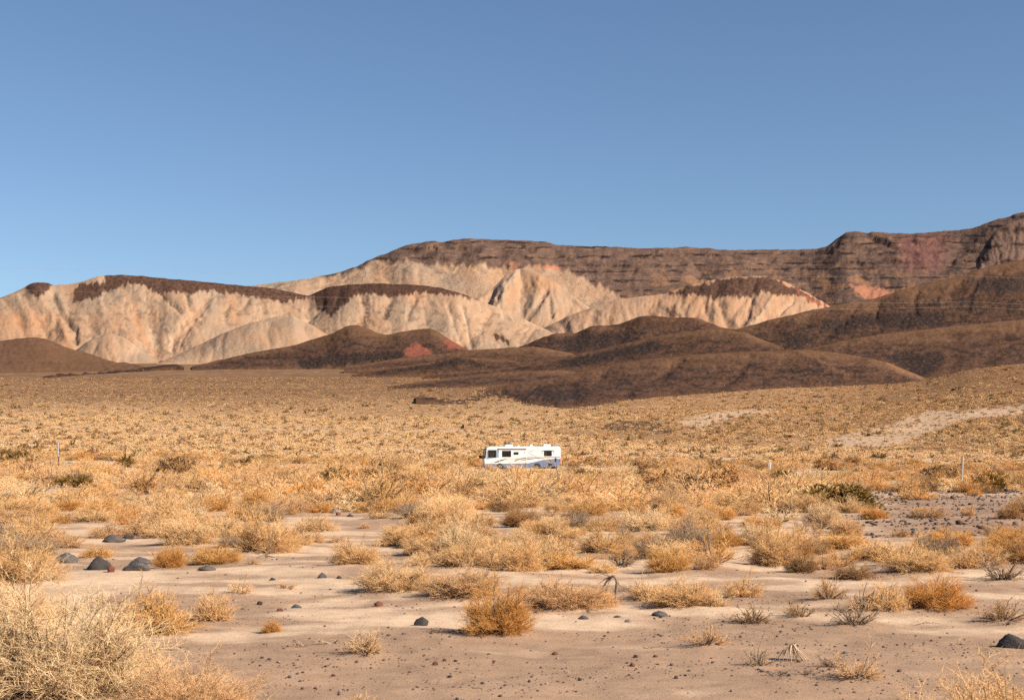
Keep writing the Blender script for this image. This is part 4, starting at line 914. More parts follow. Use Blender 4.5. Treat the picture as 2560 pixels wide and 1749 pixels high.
def build_scrub():
    r = np.random.default_rng(41)
    va = [shrub_shape(300 + i, 54, 7, 8, th=0.0033, k3=2, lump=0.38, l2=(.12, .26), l3=(.05, .11), fill=.72) for i in range(5)] + [shrub_shape(320, 60, 7, 8, th=0.0032, k3=2, upright=.15, lump=.16, fill=.75)] + [shrub_shape(340, 30, 7, 6, spread=1.2, th=0.005, k3=2, upright=.2, leaf=1.2, s0=.45)]
    # belt from the last separate bush to beyond the road
    x, y = fan_pts(5600, 56, 250, r, 1.6)
    keep = np.abs(y - road_y(x)) > 7.5
    keep &= ~((x > -6) & (x < 9.5) & (np.abs(y - 201.5) < 6))
    dens = fbm(x / 9.0, y / 13.0, 3, 301)
    keep &= r.random(len(x)) < np.clip(0.46 + 1.5 * dens, 0.03, 1)
    # before the motorhome the photograph shows only a low bank
    keep &= ~((x > -4.5) & (x < 8) & (y > 150) & (y < 202) & (r.random(len(x)) < 0.75))
    for p in PLACED:
        keep &= ((x - p[0]) ** 2 + (y - p[1]) ** 2) > (0.45 * (p[2] + 0.5)) ** 2
    for p in PLACED:      # tall bushes stay in view
        if p[4] == 'creosote' or p[2] > 1.9: keep &= ~((np.abs(x / y - p[0] / p[1]) < 0.5 * p[2] / p[1]) & (y < p[1]) & (y > 0.86 * p[1]))
    # stony field on the right stays open
    keep &= ~((x / y > 0.235) & (y < 92) & (r.random(len(x)) < 0.8))
    x, y = x[keep], y[keep]; n = len(x)
    w = r.lognormal(0.56, 0.38, n).clip(0.7, 3.6); h = w * r.uniform(0.36, 0.58, n)
    front = (np.abs(x - 1.5) < 7) & (y > 140) & (y < 202); h[front] *= 0.42
    vid = r.integers(0, 6, n); cre = r.random(n) < 0.04
    t = pal_mix(["pale", "pale", "straw", "cream", "straw", "gold", "tan"], n, r) * 1.05
    east = sstep(0.0, 0.3, x / y) * 0.6
    tg = pal_mix(["gold", "orange", "straw", "russet", "tan", "brown"], n, r)
    k = sstep(195, 222, y) * 0.6
    pick = r.random(n) < np.maximum(east, k); t[pick] = tg[pick]
    vid[cre] = 6; w[cre] *= 1.25; h[cre] *= 1.4; t[cre] = pal_mix(["olive", "brown", "russet"], int(cre.sum()), r)
    z = ground_z(x, y) - 0.03
    scatter("scrub", va, np.stack([x, y, z], -1), np.stack([w, w * r.uniform(.85, 1.15, n), h], -1), r.uniform(0, 6.28, n), vid, t.clip(0, 1), (M_STEM_I, M_TWIG_I),
            label="dense belt of dry scrub on both sides of the road", category="scrub", kind="stuff")
    # plain beyond
    vb = [shrub_shape(400 + i, 12, 4, 3, th=0.020, k3=2, lump=0.3, l3=(.10, .2), l2=(.16, .32), fill=.7) for i in range(4)]
    x1, y1 = fan_pts(40000, 225, 470, r); x2, y2 = fan_pts(30000, 470, 720, r); x3, y3 = fan_pts(42000, 720, 1700, r, 1.4)
    x = np.concatenate([x1, x2, x3]); y = np.concatenate([y1, y2, y3])
    dens = fbm(x / 30.0, y / 60.0, 3, 311)
    keep = r.random(len(x)) < np.clip(0.75 + 0.7 * dens, 0.1, 1)
    x, y = x[keep], y[keep]
    z = surf_z(x, y) - 0.03
    px, py = to_pix(x, y, z)
    for p in SAND_PATCH:
        ins = poly_dist(px, py, p) < 2
        keep = ~ins | (r.random(len(px)) < 0.20)
        x, y, z, px, py = x[keep], y[keep], z[keep], px[keep], py[keep]
    cr_ = (r.random(len(px)) < 0.35) | (poly_dist(px, py, [(1495, 1066), (1530, 1056), (1590, 1051), (1640, 1056), (1690, 1076), (1660, 1082), (1600, 1078), (1530, 1076)]) > 0)
    x, y, z = x[cr_], y[cr_], z[cr_]
    n = len(x)
    w = r.lognormal(0.0, 0.28, n).clip(0.5, 2.0) * (1.0 + 0.55 * sstep(420, 900, y)); h = w * r.uniform(0.40, 0.62, n)
    t = pal_mix(["pale", "cream", "straw", "pale", "tan"], n, r, 0.10) * 1.1
    tg = pal_mix(["gold", "gold", "orange", "straw"], n, r); pick = r.random(n) < 0.75 * sstep(300, 250, y); t[pick] = tg[pick]
    tb = pal_mix(["tan", "tan", "brown", "straw"], n, r); pick = r.random(n) < sstep(600, 1200, y); t[pick] = tb[pick]
    tr_ = pal_mix(["tan", "brown", "gold", "russet"], n, r); pick = r.random(n) < 0.6 * sstep(0.0, 0.15, x / y) * sstep(330, 420, y); t[pick] = tr_[pick]
    cre = r.random(n) < 0.055
    w[cre] *= 1.7; h[cre] *= 1.9; t[cre] = pal_mix(["olive", "brown", "brown"], int(cre.sum()), r) * 0.95
    scatter("plain_scrub", vb, np.stack([x, y, z], -1), np.stack([w, w, h], -1), r.uniform(0, 6.28, n), r.integers(0, 4, n), t.clip(0, 1), (M_STEM_I, M_TWIG_I),
            label="low scrub dotting the plain as far as the hills", category="scrub", kind="stuff")
build_scrub()

# ------------------------------------------------------------------ stones
def ico(sub=1):
    import bmesh
    bm = bmesh.new(); bmesh.ops.create_icosphere(bm, subdivisions=sub, radius=0.5)
    V = np.array([v.co for v in bm.verts]); F = np.array([[v.index for v in f.verts] for f in bm.faces]); bm.free()
    return V, F
def rock_shape(seed, sub=3):
    V, F = ico(sub)
    r = np.random.default_rng(seed)
    d = nrm(V); s = np.ones(len(V)) * 0.5
    for _ in range(13):      # chop flat faces
        a = nrm(r.normal(0, 1, 3)); c = r.uniform(0.30, 0.44)
        t = d @ a
        s = np.where(t > 0, np.minimum(s, c / np.maximum(t, 1e-3)), s)
    V = d * s[:, None]
    V += d * (0.035 * fbm(d[:, 0] * 4 + seed, d[:, 1] * 4 + d[:, 2] * 3, 3, seed % 40))[:, None]
    return V, F
def rock_mat(name, inst):
    m, n, l, b = mat_new(name)
    g = n.new("ShaderNodeTexCoord").outputs["Object"]
    c = nd(n, "ShaderNodeAttribute", attribute_name="Col").outputs["Color"] if inst else n.new("ShaderNodeObjectInfo").outputs["Color"]
    f = maprange(n, l, noise(n, l, g, 7.0, 6, 0.7), 0.3, 0.7, 0.6, 1.5)
    s = nd(n, "ShaderNodeVectorMath", operation='SCALE'); l.new(c, s.inputs[0]); l.new(f, s.inputs["Scale"])
    l.new(s.outputs[0], b.inputs["Base Color"]); b.inputs["Roughness"].default_value = 0.85; b.inputs["Specular IOR Level"].default_value = 0.25
    bp = n.new("ShaderNodeBump"); bp.inputs["Strength"].default_value = 0.8; bp.inputs["Distance"].default_value = 0.03
    l.new(noise(n, l, g, 14.0, 5, 0.7), bp.inputs["Height"]); l.new(bp.outputs[0], b.inputs["Normal"])
    return m
M_ROCK = rock_mat("volcanic_rock", False); M_PEB = rock_mat("pebbles", True)
ROCKM = []
for i in range(5):
    V, F = rock_shape(70 + i, 3)
    ROCKM.append(make_mesh("rock", V, F, (M_ROCK,), False))
DG, DK, RD, BR, LG = (0.085, 0.076, 0.074), (0.046, 0.040, 0.039), (0.17, 0.062, 0.042), (0.105, 0.058, 0.042), (0.19, 0.165, 0.15)
ROCKS = [
 (246, 1429, 64, 32, DK, "large dark domed rock on the left sand", "boulder"), (168, 1404, 56, 27, DG, "grey rock at the far left of the rock group", "rock"), (351, 1407, 58, 18, DG, "flat grey slab behind the other flat rock on the left sand", "rock"),
 (344, 1431, 74, 24, DG, "wide low grey rock right of the large dark domed rock", "rock"), (279, 1436, 23, 15, RD, "small red stone beside the large dark domed rock", "stone"), (266, 1424, 28, 20, BR, "brown rock leaning on the large dark domed rock", "rock"),
 (518, 1431, 44, 12, DG, "flat grey stone pair-like slab under the low golden cushion shrub", "rock"), (284, 1353, 54, 18, DG, "angular grey rock in front of the red rock", "rock"), (284, 1340, 42, 20, RD, "red rock tucked behind an angular grey one", "rock"), (322, 1346, 34, 15, DK, "dark rock right of the angular grey rock", "rock"),
 (1056, 1562, 42, 20, DK, "rough black rock beside the shadow of the large orange shrub", "rock"), (947, 1512, 24, 13, RD, "reddish stone on the sand below the rounded pale shrub", "stone"), (740, 1512, 26, 9, DG, "flat grey stone on gravel left of centre", "stone"), (701, 1520, 17, 8, RD, "small red stone left of the flat grey stone", "stone"),
 (650, 1508, 15, 9, DK, "small dark stone at the left end of the gravel", "stone"), (805, 1446, 26, 13, DG, "grey stone on white sand left of the rounded pale shrub", "stone"), (848, 1447, 14, 8, DK, "small dark stone pair on white sand, right one", "stone"), (681, 1447, 16, 7, DK, "small dark stone on white sand below the gnarled root", "stone"), (1089, 1663, 15, 10, RD, "round red stone on the gravel in the centre foreground", "stone"), (1112, 1652, 11, 7, RD, "tiny red stone just behind the round red stone", "stone"),
 (870, 1273, 24, 13, BR, "round brown rock by the grey clearing", "rock"), (888, 1272, 15, 11, DK, "dark rock touching the round brown rock", "rock"), (838, 1283, 26, 12, LG, "pale grey rock left of the round brown rock", "rock"), (876, 1290, 18, 8, DG, "low grey stone below the round brown rock", "stone"), (846, 1287, 13, 8, RD, "little red stone below the pale grey rock", "stone"), (928, 1286, 12, 7, DK, "small dark stone right of the grey clearing", "stone"),
 (1650, 1543, 40, 13, DG, "flat grey rock alone on the sand right of the bent branch", "rock"), (1458, 1548, 27, 9, DG, "low grey stone below the wide spiky shrub", "stone"), (1454, 1519, 28, 12, DG, "grey stone half under the wide spiky shrub", "stone"), (1395, 1516, 18, 9, DG, "small grey stone at the left foot of the wide spiky shrub", "stone"), (1342, 1536, 17, 7, DG, "small flat stone right of the large orange shrub", "stone"), (1388, 1626, 16, 8, RD, "small red stone in the right half of the gravel", "stone"), (1580, 1664, 14, 10, RD, "bright red stone low on the gravel right of centre", "stone"), (1590, 1645, 14, 8, BR, "dark red stone just above the bright red one", "stone"), (1639, 1643, 12, 6, RD, "flat red stone right of the dark red one", "stone"), (1571, 1556, 18, 6, LG, "pale flat stone below the bent dead branch", "stone"), (1544, 1546, 20, 5, DG, "thin dark slab below the bent dead branch", "stone"),
 (2532, 1621, 80, 34, DK, "black boulder cut by the right edge", "boulder"), (2058, 1265, 74, 34, BR, "big brown boulder among scrub on the right", "boulder"), (2040, 1238, 16, 16, DG, "grey upright rock behind the big brown boulder", "rock"),
 (1728, 1236, 18, 13, DK, "black rock right of centre in the scrub belt", "rock"), (1712, 1234, 12, 7, DK, "dark stone left of the black rock", "stone"), (1736, 1247, 26, 10, DG, "grey slab below the black rock", "rock"), (1858, 1234, 22, 15, BR, "brown rock right of the black rock in the scrub belt", "rock"), (1837, 1243, 22, 8, RD, "flat reddish rock on a small sand patch", "rock"), (1872, 1247, 18, 9, DG, "grey rock below the brown rock in the scrub belt", "rock"),
 (1950, 1245, 18, 13, DG, "grey rock left of the big brown boulder", "rock"), (1972, 1238, 18, 11, DK, "dark rock behind the grey rock near the big brown boulder", "rock"), (1962, 1241, 16, 9, DK, "dark block between two rocks left of the big brown boulder", "rock"),
 (192, 1254, 20, 13, DK, "dark rock at the front of the left scrub-belt rocks", "rock"), (175, 1253, 14, 10, DG, "grey rock left of the dark one in the left scrub belt", "rock"), (208, 1258, 14, 8, DG, "low grey rock right of the dark one in the left scrub belt", "rock"), (272, 1250, 20, 10, DG, "grey rock under a golden bush on the left", "rock"), (348, 1239, 20, 10, RD, "red stone under the rusty-topped open bush", "stone"), (400, 1236, 18, 10, DG, "grey stone right of the rusty-topped open bush", "stone"), (446, 1240, 22, 12, LG, "light grey angular rock right of the rusty-topped open bush", "rock"), (12, 1206, 14, 11, DG, "grey rock at the left edge of the scrub belt", "rock"), (120, 1221, 10, 7, DK, "tiny dark stone below the left sign post", "stone"), (428, 1280, 16, 9, DK, "dark stone beside a small orange bush on the left", "stone"),
 (570, 1240, 14, 8, DG, "small grey rock left of the yellow-green bush", "rock"), (511, 1178, 8, 6, (0.75, 0.72, 0.68), "white scrap on the ground left of the open brown bush", "stone"),
]
rr = np.random.default_rng(3)
for i, (px, py, wp, hp, c, lab, cat) in enumerate(ROCKS):
    x, y = hit(px, py)
    w, h = wp * y / FPX, hp * y / FPX
    zz = float(ground_z(np.array([x]), np.array([y]))[0])
    o = link(cat, ROCKM[i % 5], label=lab, category=cat, group="loose volcanic rocks on the sand")
    o.scale = (w * 1.12, w * rr.uniform(0.7, 1.0), h * 1.55); o.location = (x, y, zz + h * 0.30)
    o.rotation_euler = (0, 0, rr.uniform(-0.5, 0.5)); o.color = (*c, 1)
def pebble_mass(name, x, y, s, colr, flat, r, **props):
    n = len(x); V0, F0 = ico(1)
    vars_ = [rock_shape(200 + i, 1)[0] for i in range(6)]
    B = np.stack(vars_)[r.integers(6, size=n)]
    a = r.uniform(0, 6.28, n); ca, sa = np.cos(a)[:, None], np.sin(a)[:, None]
    B = B * np.stack([s * r.uniform(.8, 1.3, n), s * r.uniform(.8, 1.3, n), s * flat], -1)[:, None, :]
    B = np.stack([B[..., 0] * ca - B[..., 1] * sa, B[..., 0] * sa + B[..., 1] * ca, B[..., 2]], -1)
    z = ground_z(x, y) + s * flat * 0.22
    V = B + np.stack([x, y, z], -1)[:, None, :]
    F = (np.arange(n)[:, None, None] * len(V0) + F0[None]).reshape(-1, 3)
    me = make_mesh(name, V.reshape(-1, 3), F, (M_PEB,), False, np.repeat(colr, len(V0), 0))
    return link(name, me, kind="stuff", **props)
def build_gravel():
    r = np.random.default_rng(17)
    x, y = fan_pts(22000, 11.5, 34, r, 1.1)
    k = fbm(x / 2.6, y / 1.5, 4, 201) + 0.55 * fbm(x / 9.0, y / 6.0, 3, 205)
    keep = (r.random(len(x)) < np.clip(0.62 - 1.3 * k, 0.04, 1) * (0.35 + 0.65 * sstep(24, 19, y))) & (hum_z(x, y) < 0.03)
    x, y = x[keep], y[keep]; n = len(x)
    s = np.exp(r.normal(-4.1, 0.50, n)).clip(0.007, 0.06)
    cc = np.array([DK, DG, BR, BR, RD, LG])[r.choice(6, n, p=[.27, .26, .2, .12, .06, .09])] * r.uniform(.8, 1.3, (n, 1))
    pebble_mass("gravel", x, y, s, cc, r.uniform(.5, .9, n), r, label="small dark and reddish pebbles strewn over the sand", category="gravel")
    x, y = fan_pts(15000, 38, 94, r, 1.3)
    X = x / y
    keep = (X > 0.232 + 0.02 * perlin(x / 3, y / 6, 3)) & (r.random(len(x)) < np.clip(0.75 + 0.9 * fbm(x / 2., y / 4., 3, 77), 0.1, 1))
    xb = r.uniform(0.305, 0.385, 260); yb = r.uniform(88, 93, 260)
    x, y = np.concatenate([x[keep], xb * yb]), np.concatenate([y[keep], yb]); n = len(x)
    s = np.exp(r.normal(-2.5, 0.5, n)).clip(0.04, 0.34); s[-260:] *= 1.9
    cc = np.array([DK, BR, DG, BR])[r.integers(4, size=n)] * r.uniform(.7, 1.3, (n, 1))
    pebble_mass("rubble", x, y, s, cc, r.uniform(.5, .9, n), r, label="dark volcanic rubble covering the ground on the right", category="rubble")
    # grey cobbles in the golden belt behind the road
    x, y = fan_pts(1500, 215, 330, r); keep = (x > 8) & (fbm(x / 18., y / 30., 3, 9) > 0.0); x, y = x[keep], y[keep]; n = len(x)
    pebble_mass("cobbles", x, y, r.uniform(.3, .9, n), np.array([DG])[np.zeros(n, int)] * 1.6, r.uniform(.4, .6, n), r, label="grey cobbles scattered among golden scrub behind the motorhome", category="cobbles")
build_gravel()
# ------------------------------------------------------------------ dead wood
def limb(pts, r0, r1, r, n=9, sides=6, kink=0.05):
    """knotty tapered limb along a polyline"""
    p = np.array(pts, float); s = np.linspace(0, len(p) - 1, n)
    c = np.stack([np.interp(s, np.arange(len(p)), p[:, k]) for k in range(3)], -1)
    L = np.linalg.norm(p[-1] - p[0]) + 1e-6
    c[1:-1] += r.normal(0, kink * L / 4, (n - 2, 3))
    rad = np.linspace(r0, r1, n) * r.uniform(0.8, 1.2, n)
    d = nrm(np.gradient(c, axis=0)); a = nrm(np.cross(d, np.array([0.3, 0.2, 1.0]))); b = np.cross(d, a)
    an = np.arange(sides) * 2 * pi / sides
    V = c[:, None] + (a[:, None] * np.cos(an)[None, :, None] + b[:, None] * np.sin(an)[None, :, None]) * rad[:, None, None]
    ix = np.arange(n * sides).reshape(n, sides)
    F = np.stack([ix[:-1], np.roll(ix, -1, 1)[:-1], np.roll(ix, -1, 1)[1:], ix[1:]], -1).reshape(-1, 4)
    return (V.reshape(-1, 3), F, np.full(n * sides, r.uniform(.8, 1.2)))
def wood(name, px, py, parts, mat, label, cat, group=None):
    x, y = hit(px, py)
    V, F, T, M = join([(p, 0) for p in parts])
    o = link(name, make_mesh(name, V, F, (mat,), True, None, None, {"tone": ('FLOAT', T.astype(np.float32))}), label=label, category=cat, group=group)
    o.location = (x, y, float(ground_z(np.array([x]), np.array([y]))[0]))
    return o
def px_m(py): return hit(1280, py)[1] / FPX
rw = np.random.default_rng(23)
# bent branch
u = px_m(1512)
pt = [limb([(0, 0, -.03), (-2 * u, .02, 34 * u), (1 * u, .0, 62 * u), (-6 * u, .02, 73 * u), (-14 * u, .04, 70 * u)], .024, .016, rw, 12, 7, .02),
      limb([(-12 * u, .04, 71 * u), (-24 * u, .06, 58 * u), (-38 * u, .05, 36 * u), (-44 * u, .05, 18 * u)], .020, .006, rw),
      limb([(-12 * u, .03, 71 * u), (-22 * u, .0, 50 * u), (-30 * u, .0, 22 * u)], .013, .004, rw), limb([(-10 * u, .03, 72 * u), (-26 * u, .1, 66 * u), (-46 * u, .1, 50 * u)], .013, .003, rw),
      limb([(-14 * u, .03, 71 * u), (-34 * u, .02, 78 * u), (-56 * u, .0, 74 * u)], .010, .003, rw), limb([(2 * u, 0, 60 * u), (10 * u, .02, 48 * u), (12 * u, .0, 38 * u)], .008, .003, rw)]
wood("dead_branch", 1542, 1513, pt, M_DEAD, "bent dead branch arching down to the sand right of the wide spiky shrub", "branch")
# bleached stump: strips of split wood splayed over a mound
u = px_m(1655)
pt = []
for k in range(26):
    a = rw.uniform(0, pi * 1.0) if k < 20 else rw.uniform(0, 2 * pi)
    L = rw.uniform(22, 48) * u
    pt.append(limb([(rw.normal(0, 3) * u, rw.normal(0, 2) * u, 38 * u + rw.normal(0, 3) * u), (-.1 * L + cos(a) * L * .5, -sin(a) * L * .3, 24 * u), (cos(a) * L, -sin(a) * L * .6, -1 * u)], rw.uniform(.006, .013), .003, rw, 7, 5, .05))
for k in range(6):
    a = rw.uniform(0, 2 * pi)
    pt.append(limb([(0, 0, 30 * u), (cos(a) * 10 * u, sin(a) * 8 * u, 46 * u)], .008, .002, rw, 5, 5))
wood("tree_stump", 1982, 1652, pt, M_BLEACH, "bleached split stump with splayed fibres in the right foreground", "stump")
# gnarled root below the straw shrub at left
u = px_m(1392)
pt = [limb([(0, 0, -.02), (2 * u, 0, 14 * u), (-16 * u, 0, 20 * u), (-34 * u, 0, 24 * u)], .030, .012, rw), limb([(2 * u, 0, 10 * u), (16 * u, 0, 16 * u), (32 * u, 0, 24 * u)], .026, .010, rw), limb([(0, 0, 8 * u), (8 * u, .02, 26 * u), (10 * u, .05, 44 * u)], .024, .012, rw), limb([(0, 0, 4 * u), (14 * u, -.05, 3 * u), (24 * u, -.08, 1 * u)], .018, .006, rw), limb([(0, 0, 6 * u), (-12 * u, -.05, 6 * u), (-22 * u, -.08, 1 * u)], .018, .006, rw)]
wood("gnarled_root", 666, 1394, pt, M_DEAD, "gnarled exposed root under the straw shrub left of centre", "root")
# thick stem and lying debris of the dead shrub in the centre foreground
u = px_m(1640)
pt = [limb([(0, 0, -.02), (-3 * u, 0, 12 * u), (6 * u, 0, 26 * u)], .018, .012, rw), limb([(2 * u, 0, 22 * u), (20 * u, 0, 32 * u), (34 * u, .02, 30 * u)], .013, .006, rw), limb([(0, 0, 16 * u), (-20 * u, .0, 22 * u), (-46 * u, .03, 40 * u), (-70 * u, .05, 42 * u)], .012, .004, rw), limb([(0, 0, 14 * u), (-30 * u, 0, 20 * u), (-60 * u, 0, 22 * u)], .014, .005, rw)]
wood("dead_branch", 915, 1642, pt, M_BLEACH, "thick pale stem at the foot of the dead branching shrub", "branch")
def litter(name, px, py, n, spanw, label, mat, hgt=8):
    u = px_m(py); pt = []
    for k in range(n):
        cx, cy = rw.uniform(-spanw, spanw) * u, rw.normal(0, 5) * u
        a = rw.normal(0, 0.6) + (pi if rw.random() < .5 else 0); L = rw.uniform(14, 36) * u
        pt.append(limb([(cx, cy, rw.uniform(0.2, 2) * u), (cx + cos(a) * L * .5, cy + sin(a) * L * .4, rw.uniform(2, hgt) * u), (cx + cos(a) * L, cy + sin(a) * L * .8, rw.uniform(0, hgt) * u)], rw.uniform(.004, .009), .002, rw, 6, 5, .12))
    wood(name, px, py, pt, mat, label, "deadwood", "dead twigs lying on the sand")
litter("dead_twigs", 816, 1616, 14, 28, "dead twigs lying left of the dead branching shrub", M_BLEACH, 14)
litter("dead_twigs", 750, 1622, 7, 10, "small upright dead twig far left of the dead branching shrub", M_BLEACH, 20)
litter("dead_twigs", 1640, 1512, 12, 34, "forked dead sticks on the sand right of the bent dead branch", M_DEAD, 12)
litter("dead_twigs", 1780, 1345, 18, 60, "grey sticks strewn behind the bright yellow shrub", M_DEAD, 10)
litter("dead_twigs", 1985, 1690, 22, 60, "dead twigs scattered around the bleached stump", M_DEAD, 14)
litter("dead_twigs", 2300, 1560, 8, 40, "thin sticks on the sand below the fan-shaped orange shrub", M_BLEACH, 5)
litter("dead_twigs", 2520, 1566, 8, 24, "dark stick on the sand above the black boulder", M_DEAD, 12)
litter("dead_twigs", 1565, 1480, 20, 60, "dead stems lying behind the bent dead branch", M_DEAD, 12)
litter("dead_twigs", 1180, 1578, 5, 16, "pale sticks at the left foot of the large orange shrub", M_BLEACH, 14)
litter("dead_twigs", 1200, 1720, 3, 30, "thin pale stick lying on gravel at the bottom centre", M_DEAD, 4)
litter("dead_twigs", 1620, 1618, 4, 10, "little bleached twig on gravel right of centre", M_BLEACH, 8)
# ------------------------------------------------------------------ road
def build_road():
    xs = np.linspace(-160, 140, 241); yc = road_y(xs)
    k = np.ones(41) / 41; yc = np.convolve(np.pad(yc, 20, mode='edge'), k, mode='valid')
    tx = np.gradient(xs); ty = np.gradient(yc); L = np.hypot(tx, ty); nx, ny = -ty / L, tx / L
    offs = np.array([-8.5, -4.3, -4.0, 0, 4.0, 4.3, 8.5]); hgt = np.array([-0.25, 0.10, 0.16, 0.22, 0.16, 0.10, -0.25])
    X = xs[:, None] + nx[:, None] * offs; Y = yc[:, None] + ny[:, None] * offs
    zc = base_z(xs, yc)
    Z = np.repeat((zc + 0.02)[:, None], 7, 1) + hgt[None]
    Z[:, [0, 6]] = np.minimum(Z[:, [0, 6]], ground_z(X[:, [0, 6]], Y[:, [0, 6]]) - 0.3)
    colr = np.array([(0.50, 0.37, 0.25), (0.42, 0.33, 0.25), (0.27, 0.235, 0.21), (0.29, 0.255, 0.23), (0.27, 0.235, 0.21), (0.42, 0.33, 0.25), (0.50, 0.37, 0.25)])
    m, n, l, b = mat_new("worn_asphalt")
    pos = n.new("ShaderNodeNewGeometry").outputs["Position"]
    at_ = nd(n, "ShaderNodeAttribute", attribute_name="Col").outputs["Color"]
    f = maprange(n, l, noise(n, l, pos, 2.0, 6, 0.7), .3, .7, .8, 1.2)
    s = nd(n, "ShaderNodeVectorMath", operation='SCALE'); l.new(at_, s.inputs[0]); l.new(f, s.inputs["Scale"]); l.new(s.outputs[0], b.inputs["Base Color"])
    me = make_mesh("road", np.stack([X, Y, Z], -1).reshape(-1, 3), grid_faces(len(xs), 7), (m,), True, np.tile(colr, (len(xs), 1)))
    link("road", me, label="worn grey two-lane road crossing behind the scrub", category="road", kind="structure")
    return lambda x: float(np.interp(x, xs, zc) + 0.02 + 0.22), lambda x: float(np.interp(x, xs, yc))
road_top, road_c = build_road()

# ------------------------------------------------------------------ motorhome
import bmesh
M_WHITE = simple("white_gelcoat", (0.66, 0.65, 0.63), 0.3, 0, 0.5, 0.03)
M_BLUE = simple("blue_grey_paint", (0.145, 0.18, 0.275), 0.35, 0.1, 0.5, 0.06, 2.0)
M_PANEL = simple("slate_blue_panel", (0.21, 0.27, 0.36), 0.35, 0, 0.5, 0.05)
M_BLACK = simple("black_trim", (0.018, 0.018, 0.02), 0.5)
M_TYRE = simple("tyre_rubber", (0.022, 0.021, 0.020), 0.85)
M_STEEL = simple("bright_steel", (0.62, 0.60, 0.57), 0.35, 0.8)
M_DGREY = simple("charcoal_stripe", (0.060, 0.058, 0.058), 0.4)
M_MGREY = simple("grey_stripe", (0.34, 0.33, 0.32), 0.4)
M_TANS = simple("taupe_stripe", (0.42, 0.36, 0.27), 0.4)
M_REDL = simple("red_lens", (0.55, 0.025, 0.03), 0.25)
M_CURT = simple("cream_curtain", (0.66, 0.55, 0.38), 0.9)
M_TINT = simple("tinted_backing", (0.028, 0.016, 0.014), 0.5)
def glass_mat(name, tint, fac):
    m = bpy.data.materials.new(name); m.use_nodes = True
    n, l = m.node_tree.nodes, m.node_tree.links; n.remove(n["Principled BSDF"])
    t = n.new("ShaderNodeBsdfTransparent"); t.inputs[0].default_value = (*tint, 1)
    g = n.new("ShaderNodeBsdfGlossy"); g.inputs["Roughness"].default_value = 0.05
    fr = n.new("ShaderNodeFresnel"); fr.inputs[0].default_value = 1.45
    x = n.new("ShaderNodeMixShader"); l.new(fr.outputs[0], x.inputs[0]); l.new(t.outputs[0], x.inputs[1]); l.new(g.outputs[0], x.inputs[2])
    l.new(x.outputs[0], n["Material Output"].inputs[0]); return m
M_GLASS = glass_mat("tinted_glass", (0.75, 0.72, 0.68), 0.1)
M_WIND = simple("windscreen_glass", (0.075, 0.12, 0.055), 0.08, 0, 0.8)
def bm_obj(name, bm, mat, parent, bevel=0.0, label=None):
    if bevel:
        bmesh.ops.bevel(bm, geom=[e for e in bm.edges if len(e.link_faces) == 2 and e.calc_face_angle(0) > 0.6], offset=bevel, segments=3, affect='EDGES', profile=0.6)
    bmesh.ops.recalc_face_normals(bm, faces=bm.faces)
    me = bpy.data.meshes.new(name); bm.to_mesh(me); bm.free(); me.materials.append(mat)
    return link(name, me, parent, label=label)
def prism(poly, y0, y1, bm=None):
    """outline in (x, z) drawn out from y0 to y1"""
    bm = bm or bmesh.new()
    a = [bm.verts.new((x, y0, z)) for x, z in poly]; b_ = [bm.verts.new((x, y1, z)) for x, z in poly]
    n = len(poly)
    bm.faces.new(a); bm.faces.new(b_[::-1])
    for i in range(n): bm.faces.new((a[i], b_[i], b_[(i + 1) % n], a[(i + 1) % n]))
    return bm
def bx(x0, x1, y0, y1, z0, z1, bm=None): return prism([(x0, z0), (x1, z0), (x1, z1), (x0, z1)], y0, y1, bm)
def cyl(x, z, y0, y1, r0, r1=None, n=28, bm=None):
    bm = bm or bmesh.new(); r1 = r1 or r0
    a = [bm.verts.new((x + r0 * cos(t), y0, z + r0 * sin(t))) for t in np.arange(n) * 2 * pi / n]
    b_ = [bm.verts.new((x + r1 * cos(t), y1, z + r1 * sin(t))) for t in np.arange(n) * 2 * pi / n]
    bm.faces.new(a); bm.faces.new(b_[::-1])
    for i in range(n): bm.faces.new((a[i], b_[i], b_[(i + 1) % n], a[(i + 1) % n]))
    return bm
def rod(p, q, r, bm=None, n=6):
    bm = bm or bmesh.new()
    p, q_ = Vector(p), Vector(q); d = (q_ - p).normalized(); a = d.orthogonal().normalized(); b_ = d.cross(a)
    A = [bm.verts.new(p + a * (r * cos(t)) + b_ * (r * sin(t))) for t in np.arange(n) * 2 * pi / n]
    B = [bm.verts.new(q_ + a * (r * cos(t)) + b_ * (r * sin(t))) for t in np.arange(n) * 2 * pi / n]
    bm.faces.new(A[::-1]); bm.faces.new(B)
    for i in range(n): bm.faces.new((A[i], A[(i + 1) % n], B[(i + 1) % n], B[i]))
    return bm
